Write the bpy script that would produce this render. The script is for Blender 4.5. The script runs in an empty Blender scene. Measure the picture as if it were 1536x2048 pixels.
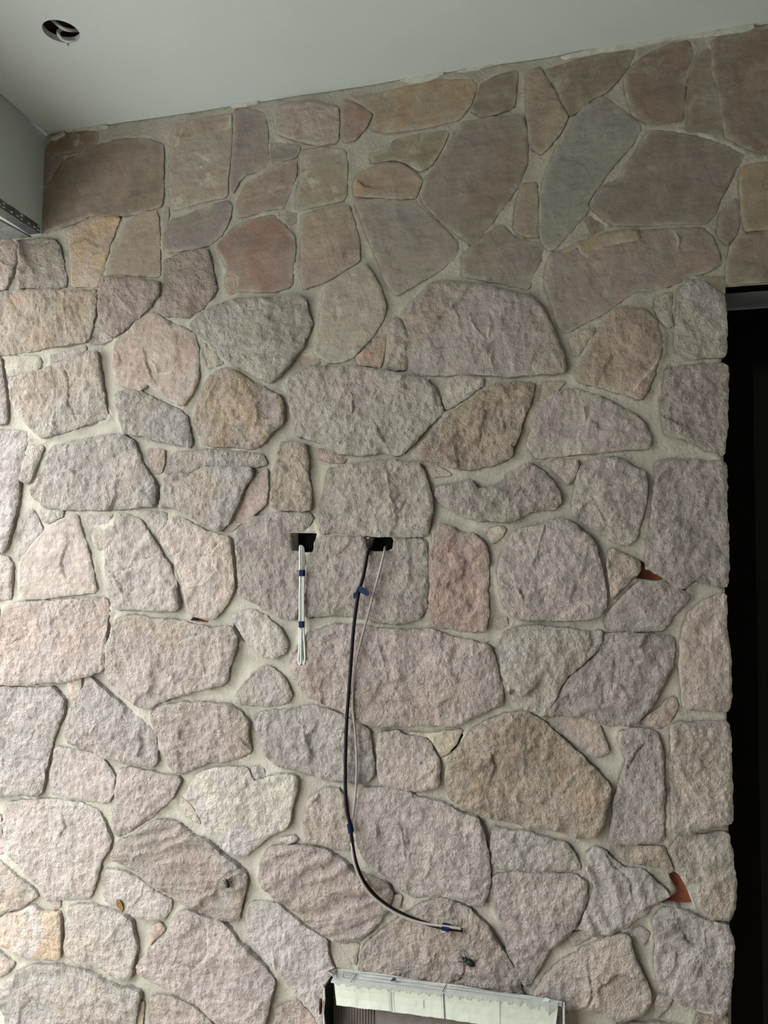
import bpy, math, random
import numpy as np
from mathutils import Vector, Euler
from mathutils.geometry import delaunay_2d_cdt

scene = bpy.context.scene
C = scene.collection
R = math.radians

# ---------------------------------------------------------------- camera
F_PX, CAM_D, CAM_H = 1538.0, 1.72, 1.60
cam_d = bpy.data.cameras.new('camera')
cam_d.sensor_width = 36.0
cam_d.lens = 36.0 * F_PX / 2048.0
cam_d.clip_start = 0.02
cam = bpy.data.objects.new('camera', cam_d)
cam.location = (0, -CAM_D, CAM_H)
cam.rotation_euler = (R(90 + 1.9), 0, R(14.6))
C.objects.link(cam)
scene.camera = cam

# ---------------------------------------------------------------- sky and exposure
world = bpy.data.worlds.new('overcast_sky')
scene.world = world
world.use_nodes = True
bg = world.node_tree.nodes['Background']
bg.inputs['Color'].default_value = (0.97, 0.985, 1.0, 1)
bg.inputs['Strength'].default_value = 3.0
scene.view_settings.view_transform = 'Standard'
scene.view_settings.look = 'None'
scene.view_settings.gamma = 1.0
scene.view_settings.use_curve_mapping = False
scene.view_settings.exposure = 1.7
scene.cycles.denoising_prefilter = 'NONE'

# the open side of the porch: a sampling portal for the sky, gives no light of its own
pl = bpy.data.lights.new('porch_opening_portal', 'AREA')
pl.shape = 'RECTANGLE'; pl.size = 2.40; pl.size_y = 3.3
pl.cycles.is_portal = True
po = bpy.data.objects.new('porch_opening_portal', pl)
po.location = (-1.78, -1.65, 1.2)
po.rotation_euler = (0, R(-90), 0)
C.objects.link(po)

# ---------------------------------------------------------------- helpers
_rot = Euler((R(90 + 1.9), 0, R(14.6))).to_matrix()
def wall_pt(px, py, y=0.0):
    """the point of the plane y (parallel to the stone wall) seen at a pixel of the 1536x2048 photo"""
    d = _rot @ Vector(((px - 768) / F_PX, -(py - 1024) / F_PX, -1.0))
    t = (y + CAM_D) / d.y
    return (t * d.x, CAM_H + t * d.z)

def obj(name, me, mat=None, parent=None):
    o = bpy.data.objects.new(name, me)
    C.objects.link(o)
    if mat is not None and me is not None:
        me.materials.append(mat)
    if parent is not None:
        o.parent = parent
    return o

def tag(o, label=None, cat=None, group=None, kind=None):
    if label: o['label'] = label
    if cat: o['category'] = cat
    if group: o['group'] = group
    if kind: o['kind'] = kind
    return o

def mesh(name, vs, fs, smooth=False):
    me = bpy.data.meshes.new(name)
    me.from_pydata([tuple(map(float, v)) for v in vs], [], [tuple(map(int, f)) for f in fs])
    me.update()
    if smooth:
        me.polygons.foreach_set('use_smooth', np.ones(len(me.polygons), dtype=bool))
    return me

class MB:
    def __init__(self): self.v = []; self.f = []
    def box(self, a, b):
        n = len(self.v); (x0, y0, z0), (x1, y1, z1) = a, b
        self.v += [(x0,y0,z0),(x1,y0,z0),(x1,y1,z0),(x0,y1,z0),(x0,y0,z1),(x1,y0,z1),(x1,y1,z1),(x0,y1,z1)]
        self.f += [tuple(n+i for i in q) for q in ((0,3,2,1),(4,5,6,7),(0,1,5,4),(1,2,6,5),(2,3,7,6),(3,0,4,7))]
        return self
    def prism(self, poly, off):
        """closed polygon (3d points) extruded by the vector off"""
        n = len(self.v); k = len(poly); off = Vector(off)
        p = [Vector(q) for q in poly]
        self.v += [tuple(q) for q in p] + [tuple(q + off) for q in p]
        self.f += [tuple(n+i for i in range(k))[::-1], tuple(n+k+i for i in range(k))]
        self.f += [(n+i, n+(i+1) % k, n+k+(i+1) % k, n+k+i) for i in range(k)]
        return self
    def tube(self, pts, r, sides=10, flat=1.0, cap=True):
        pts = [Vector(p) for p in pts]; n0 = len(self.v); m = len(pts)
        rr = r if isinstance(r, (list, tuple)) else [r] * m
        up = Vector((0, -1, 0))
        for i, p in enumerate(pts):
            t = (pts[min(i+1, m-1)] - pts[max(i-1, 0)]).normalized()
            s = t.cross(up)
            if s.length < 1e-4: s = t.cross(Vector((1, 0, 0)))
            s.normalize(); u = s.cross(t).normalized()
            for k in range(sides):
                a = 2 * math.pi * k / sides
                self.v.append(tuple(p + s * (math.cos(a) * rr[i]) + u * (math.sin(a) * rr[i] * flat)))
        for i in range(m - 1):
            for k in range(sides):
                a = n0 + i * sides + k; b = n0 + i * sides + (k + 1) % sides
                self.f.append((a, b, b + sides, a + sides))
        if cap:
            self.f.append(tuple(n0 + k for k in range(sides))[::-1])
            self.f.append(tuple(n0 + (m-1)*sides + k for k in range(sides)))
        return self
    def blob(self, c, rad, axis=(1,0,0), seg=10, rings=7):
        n0 = len(self.v); c = Vector(c); q = Vector((1,0,0)).rotation_difference(Vector(axis))
        for i in range(rings + 1):
            th = math.pi * i / rings
            for k in range(seg):
                ph = 2 * math.pi * k / seg
                self.v.append(tuple(c + q @ Vector((math.cos(th)*rad[0], math.sin(th)*math.cos(ph)*rad[1], math.sin(th)*math.sin(ph)*rad[2]))))
        for i in range(rings):
            for k in range(seg):
                a = n0+i*seg+k; b = n0+i*seg+(k+1) % seg
                self.f.append((a, b, b+seg, a+seg))
        return self
    def build(self, name, mat, parent=None, smooth=False):
        return obj(name, mesh(name, self.v, self.f, smooth), mat, parent)

def spline(pts, n=10):
    """Catmull-Rom through the points"""
    P = [np.array(p, float) for p in pts]; P = [2*P[0]-P[1]] + P + [2*P[-1]-P[-2]]
    out = []
    for i in range(1, len(P) - 2):
        for k in range(n):
            t = k / n
            out.append(0.5*((2*P[i]) + (P[i+1]-P[i-1])*t + (2*P[i-1]-5*P[i]+4*P[i+1]-P[i+2])*t*t + (3*P[i]-P[i-1]-3*P[i+1]+P[i+2])*t**3))
    out.append(P[-2])
    return [tuple(o) for o in out]

# gradient noise, vectorised
def _hash(ix, iy, seed):
    h = (ix.astype(np.int64) * 374761393 + iy.astype(np.int64) * 668265263 + seed * 974711) & 0xFFFFFFFF
    h = ((h ^ (h >> 13)) * 1274126177) & 0xFFFFFFFF
    return ((h ^ (h >> 16)) & 0xFFFF) / 65536.0 * 2 * np.pi
def noise(x, y, seed=0):
    ix = np.floor(x); iy = np.floor(y); fx = x - ix; fy = y - iy
    def g(dx, dy):
        a = _hash(ix + dx, iy + dy, seed)
        return np.cos(a) * (fx - dx) + np.sin(a) * (fy - dy)
    u = fx*fx*fx*(fx*(fx*6-15)+10); v = fy*fy*fy*(fy*(fy*6-15)+10)
    a = g(0,0)*(1-u) + g(1,0)*u; b = g(0,1)*(1-u) + g(1,1)*u
    return (a*(1-v) + b*v) * 1.5
def fbm(x, y, sc, oct=3, seed=0, gain=0.5):
    s = np.zeros_like(x); a = 1.0
    for i in range(oct):
        s += a * noise(x*sc, y*sc, seed + 17*i); a *= gain; sc *= 2.03
    return s

def in_poly(P, poly):
    x, y = P[:,0], P[:,1]; ins = np.zeros(len(P), bool); n = len(poly)
    for i in range(n):
        x0, y0 = poly[i]; x1, y1 = poly[(i+1) % n]
        if y0 == y1: continue
        c = ((y0 > y) != (y1 > y)) & (x < (x1-x0)*(y-y0)/(y1-y0) + x0)
        ins ^= c
    return ins
def seg_dist(P, poly):
    best = np.full(len(P), 1e9); n = len(poly)
    for i in range(n):
        a = poly[i]; b = poly[(i+1) % n]; d = b - a; L = d @ d
        if L < 1e-14: continue
        t = np.clip(((P - a) @ d) / L, 0, 1)
        q = P - (a + t[:,None]*d)
        best = np.minimum(best, (q*q).sum(1))
    return np.sqrt(best)
def triangulate(outline, pts, holes=()):
    vs = [Vector(p) for p in outline]; es = [(i, (i+1) % len(outline)) for i in range(len(outline))]
    for h in holes:
        n = len(vs); vs += [Vector(p) for p in h]; es += [(n+i, n+(i+1) % len(h)) for i in range(len(h))]
    vs += [Vector(p) for p in pts]
    r = delaunay_2d_cdt(vs, es, [], 1, 1e-6)
    V = np.array([tuple(v) for v in r[0]]); Fc = np.array(r[2])
    for h in holes:
        c = V[Fc].mean(1)
        Fc = Fc[~in_poly(c, h)]
    return V, Fc
def boundary_edges(Fc):
    e = {}
    for a, b, c in Fc:
        for p, q in ((a,b),(b,c),(c,a)):
            if (q,p) in e: del e[(q,p)]
            else: e[(p,q)] = 1
    return list(e)
def resample(poly, step):
    out = []; n = len(poly)
    for i in range(n):
        a = np.array(poly[i], float); b = np.array(poly[(i+1) % n], float)
        k = max(1, int(round(np.linalg.norm(b-a)/step)))
        out += [a + (b-a)*j/k for j in range(k)]
    return np.array(out)
def chaikin(poly, w=0.22):
    out = []; n = len(poly)
    for i in range(n):
        a = np.array(poly[i], float); b = np.array(poly[(i+1) % n], float)
        out += [a*(1-w)+b*w, a*w+b*(1-w)]
    return out

# ---------------------------------------------------------------- materials
def mat(name):
    m = bpy.data.materials.new(name); m.use_nodes = True
    nt = m.node_tree; return m, nt, nt.nodes['Principled BSDF']
def node(nt, t, **kw):
    n = nt.nodes.new(t)
    for k, v in kw.items():
        if k.startswith('i_'): n.inputs[k[2:].replace('_', ' ')].default_value = v
        else: setattr(n, k, v)
    return n
def plain(name, col, rough=0.6, var=0.12, scale=40, bump=0.0, bscale=200, metal=0.0, spec=0.3):
    m, nt, b = mat(name); L = nt.links
    tc = node(nt, 'ShaderNodeTexCoord')
    nz = node(nt, 'ShaderNodeTexNoise'); nz.inputs['Scale'].default_value = scale; nz.inputs['Detail'].default_value = 4
    L.new(tc.outputs['Object'], nz.inputs['Vector'])
    mp = node(nt, 'ShaderNodeMapRange')
    mp.inputs['From Min'].default_value = 0.3; mp.inputs['From Max'].default_value = 0.7
    mp.inputs['To Min'].default_value = 1 - var; mp.inputs['To Max'].default_value = 1 + var
    L.new(nz.outputs['Fac'], mp.inputs['Value'])
    mx = node(nt, 'ShaderNodeVectorMath', operation='SCALE'); mx.inputs[0].default_value = col
    L.new(mp.outputs['Result'], mx.inputs['Scale'])
    L.new(mx.outputs['Vector'], b.inputs['Base Color'])
    b.inputs['Roughness'].default_value = rough; b.inputs['Metallic'].default_value = metal
    b.inputs['Specular IOR Level'].default_value = spec
    if bump:
        n2 = node(nt, 'ShaderNodeTexNoise'); n2.inputs['Scale'].default_value = bscale; n2.inputs['Detail'].default_value = 5
        L.new(tc.outputs['Object'], n2.inputs['Vector'])
        bp = node(nt, 'ShaderNodeBump'); bp.inputs['Strength'].default_value = 1.0; bp.inputs['Distance'].default_value = bump
        L.new(n2.outputs['Fac'], bp.inputs['Height']); L.new(bp.outputs['Normal'], b.inputs['Normal'])
    return m

MORTAR = (0.445, 0.42, 0.36)
def stone_material():
    m, nt, b = mat('sandstone'); L = nt.links
    tc = node(nt, 'ShaderNodeTexCoord'); oi = node(nt, 'ShaderNodeObjectInfo')
    def attr(nm, ty): return node(nt, 'ShaderNodeAttribute', attribute_name=nm, attribute_type=ty)
    off = node(nt, 'ShaderNodeVectorMath', operation='ADD')
    sc = node(nt, 'ShaderNodeVectorMath', operation='SCALE'); sc.inputs[0].default_value = (37, 11, 23)
    L.new(oi.outputs['Random'], sc.inputs['Scale'])
    L.new(tc.outputs['Object'], off.inputs[0]); L.new(sc.outputs['Vector'], off.inputs[1])
    def nz(scale, det=4, rough=0.55, vec=None, dist=0.0):
        n = node(nt, 'ShaderNodeTexNoise'); n.inputs['Scale'].default_value = scale
        n.inputs['Detail'].default_value = det; n.inputs['Roughness'].default_value = rough; n.inputs['Distortion'].default_value = dist
        L.new(vec or off.outputs['Vector'], n.inputs['Vector']); return n
    def rng(src, a, c, lo=0.0, hi=1.0):
        r = node(nt, 'ShaderNodeMapRange'); r.inputs['From Min'].default_value = a; r.inputs['From Max'].default_value = c
        r.inputs['To Min'].default_value = lo; r.inputs['To Max'].default_value = hi
        L.new(src, r.inputs['Value']); return r.outputs['Result']
    def mix(fac, a, c, bt='MIX'):
        x = node(nt, 'ShaderNodeMix', data_type='RGBA', blend_type=bt)
        if isinstance(fac, float): x.inputs[0].default_value = fac
        else: L.new(fac, x.inputs[0])
        for s, k in ((a, 6), (c, 7)):
            if isinstance(s, tuple): x.inputs[k].default_value = s
            else: L.new(s, x.inputs[k])
        return x.outputs[2]
    def mul(a, c):
        x = node(nt, 'ShaderNodeMath', operation='MULTIPLY')
        for s, k in ((a, 0), (c, 1)):
            if isinstance(s, float): x.inputs[k].default_value = s
            else: L.new(s, x.inputs[k])
        return x.outputs[0]
    col2 = attr('colour2', 'OBJECT')
    patch = rng(nz(7, 3, 0.6, dist=0.6).outputs['Fac'], 0.46, 0.62)
    c = mix(patch, oi.outputs['Color'], col2.outputs['Color'])
    # faint sedimentary banding and grain
    mpv = node(nt, 'ShaderNodeMapping'); mpv.inputs['Scale'].default_value = (6, 6, 60)
    L.new(off.outputs['Vector'], mpv.inputs['Vector'])
    band = rng(nz(1.6, 4, 0.6, mpv.outputs['Vector']).outputs['Fac'], 0.3, 0.7, 0.90, 1.09)
    grain = rng(nz(420, 3, 0.7).outputs['Fac'], 0.3, 0.7, 0.90, 1.10)
    blot = rng(nz(26, 4, 0.65).outputs['Fac'], 0.3, 0.7, 0.84, 1.14)
    v = node(nt, 'ShaderNodeVectorMath', operation='SCALE'); L.new(c, v.inputs[0])
    L.new(mul(mul(band, grain), blot), v.inputs['Scale'])
    c = v.outputs['Vector']
    # mortar haze dragged over the stone along the joints, and bleached crusts
    edge = attr('edge', 'GEOMETRY')
    haze = mul(rng(edge.outputs['Fac'], 0.0, 1.0, 1.0, 0.0), rng(nz(30, 4, 0.6).outputs['Fac'], 0.40, 0.62, 0.0, 0.75))
    c = mix(haze, c, (*MORTAR, 1))
    hz = attr('haze', 'OBJECT')
    crust = mul(rng(nz(16, 6, 0.7, dist=0.4).outputs['Fac'], 0.54, 0.66, 0.0, 0.75), hz.outputs['Fac'])
    c = mix(crust, c, (0.56, 0.54, 0.46, 1))
    vn = attr('vein', 'GEOMETRY')
    c = mix(mul(vn.outputs['Fac'], 0.8), c, (0.66, 0.62, 0.54, 1))
    L.new(c, b.inputs['Base Color'])
    b.inputs['Roughness'].default_value = 0.88; b.inputs['Specular IOR Level'].default_value = 0.22
    # fine relief
    rgh = attr('rough', 'OBJECT')
    h = node(nt, 'ShaderNodeMath', operation='ADD')
    L.new(mul(nz(85, 6, 0.64).outputs['Fac'], 1.5), h.inputs[0])
    L.new(mul(nz(230, 3, 0.55).outputs['Fac'], 0.38), h.inputs[1])
    bp = node(nt, 'ShaderNodeBump'); bp.inputs['Distance'].default_value = 0.022
    L.new(rgh.outputs['Fac'], bp.inputs['Strength'])
    L.new(h.outputs[0], bp.inputs['Height']); L.new(bp.outputs['Normal'], b.inputs['Normal'])
    return m
M_STONE = stone_material()
M_MORTAR = plain('lime_mortar', MORTAR, 0.92, 0.13, 22, 0.0025, 160, spec=0.2)
M_BRICK = plain('red_brick', (0.30, 0.10, 0.06), 0.9, 0.25, 25, 0.003, 120, spec=0.2)
M_PLASTER = plain('white_plaster', (0.56, 0.635, 0.63), 0.85, 0.03, 3, 0.0006, 60, spec=0.2)
M_SMEAR = plain('plaster_smear', (0.60, 0.60, 0.54), 0.9, 0.15, 60, 0.002, 140, spec=0.2)
M_SOFFIT = plain('dull_grey_soffit', (0.22, 0.23, 0.22), 0.9, 0.2, 40, 0.002, 120, spec=0.1)  # soffit skim in a plain darker grey
M_DARK = plain('cavity_shade', (0.012, 0.012, 0.012), 0.9, 0.2, 40, spec=0.1)  # near-black stands in for shade inside the recesses and the carton
M_LINTEL = plain('dark_painted_steel', (0.17, 0.18, 0.19), 0.55, 0.15, 12, 0.0008, 90)
M_BLACK = plain('black_door_frame', (0.004, 0.004, 0.004), 0.6, 0.2, 30, spec=0.1)
M_GLASS = plain('dark_door_panel', (0.016, 0.019, 0.018), 0.45, 0.2, 3, spec=0.2)
M_STEEL = plain('galvanised_bead', (0.16, 0.18, 0.20), 0.4, 0.2, 60, 0.0006, 140, metal=0.7)
M_FLOOR = plain('concrete_floor', (0.40, 0.335, 0.26), 0.9, 0.12, 4, 0.002, 60, spec=0.2)
M_RENDER = plain('beige_render', (0.26, 0.20, 0.145), 0.95, 0.08, 8, 0.002, 90, spec=0.1)
M_PAVE = plain('pale_paving', (0.52, 0.52, 0.50), 0.9, 0.1, 3, 0.002, 50, spec=0.2)
M_FENCE = plain('garden_wall_render', (0.16, 0.19, 0.14), 0.95, 0.2, 5, 0.004, 40, spec=0.1)
M_WHITECABLE = plain('white_cable_sheath', (0.62, 0.66, 0.62), 0.4, 0.04, 40, spec=0.4)
M_GREYCABLE = plain('grey_pink_cable_sheath', (0.36, 0.32, 0.30), 0.5, 0.05, 40, spec=0.4)
M_BLACKCABLE = plain('black_cable_sheath', (0.007, 0.007, 0.010), 0.5, 0.2, 60, spec=0.2)
M_TAPE = plain('blue_tape', (0.004, 0.012, 0.05), 0.6, 0.2, 90, 0.0004, 200, spec=0.15)
M_PALETAPE = plain('pale_blue_tape_back', (0.50, 0.66, 0.68), 0.6, 0.1, 90)
M_CARD = plain('grey_white_carton', (0.47, 0.50, 0.47), 0.8, 0.10, 45, 0.0004, 200)
M_CREAM = plain('cream_carton', (0.62, 0.66, 0.56), 0.75, 0.06, 60, 0.0006, 120)
M_KRAFT = plain('brown_corrugated_board', (0.24, 0.205, 0.19), 0.9, 0.12, 50, 0.0005, 150)
M_KRAFTD = plain('dark_kraft_inside', (0.06, 0.03, 0.016), 0.9, 0.2, 50)
M_RED = plain('red_printed_edge', (0.30, 0.03, 0.04), 0.7, 0.1, 50)
M_INK = plain('black_ink', (0.03, 0.032, 0.035), 0.8, 0.1, 50)
M_BUG = plain('dark_insect_shell', (0.016, 0.018, 0.018), 0.5, 0.3, 300, 0.0006, 600)
M_RUST = plain('rust_stain', (0.20, 0.13, 0.05), 0.9, 0.3, 200)

# ================================================================= the setting
Z_CEIL, X_JAMB, Z_LINTEL = 2.671, 0.280, 2.124
CROP = {r + str(c + 1): (512 * c, y) for r, y in zip('ABCDE', (0, 450, 900, 1300, 1536)) for c in range(3)}
def crop_px(tagname, x, y):
    ox, oy = CROP[tagname]
    return ox + x / 3.0, oy + y / 3.0
def px_poly(pts, y=0.0):
    return np.array([wall_pt(*p, y) for p in pts])

# ---- openings through the mortar: two cable outlets and five raked-out gaps
def cp(c, s): return [crop_px(c, *map(float, p.split(','))) for p in s.split()]
SLOTS = [px_poly(cp('C2', '212,497 368,500 360,540 350,560 350,612 215,617')),
         px_poly(cp('C2', '682,520 815,523 825,540 822,590 780,610 668,612 664,580'))]
GAPS = [px_poly([(388,1233),(404,1237),(420,1241),(416.5,1248),(398,1245),(383,1240)]),
        px_poly([(468.5,1245.5),(475.7,1253),(484,1266),(495.8,1286.6),(484,1281),(475,1266.5),(469,1253)]),
        px_poly(cp('C3', '773,660 796,676 800,716 840,728 880,742 925,772 880,790 740,770 770,730')),
        px_poly(cp('E3', '940,640 970,615 1000,636 1040,700 1090,830 1040,834 960,822 880,797 950,760 988,740 960,690')),
        px_poly(cp('D2', '1226,478 1246,510 1200,590 1150,632 1178,572'))]

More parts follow.
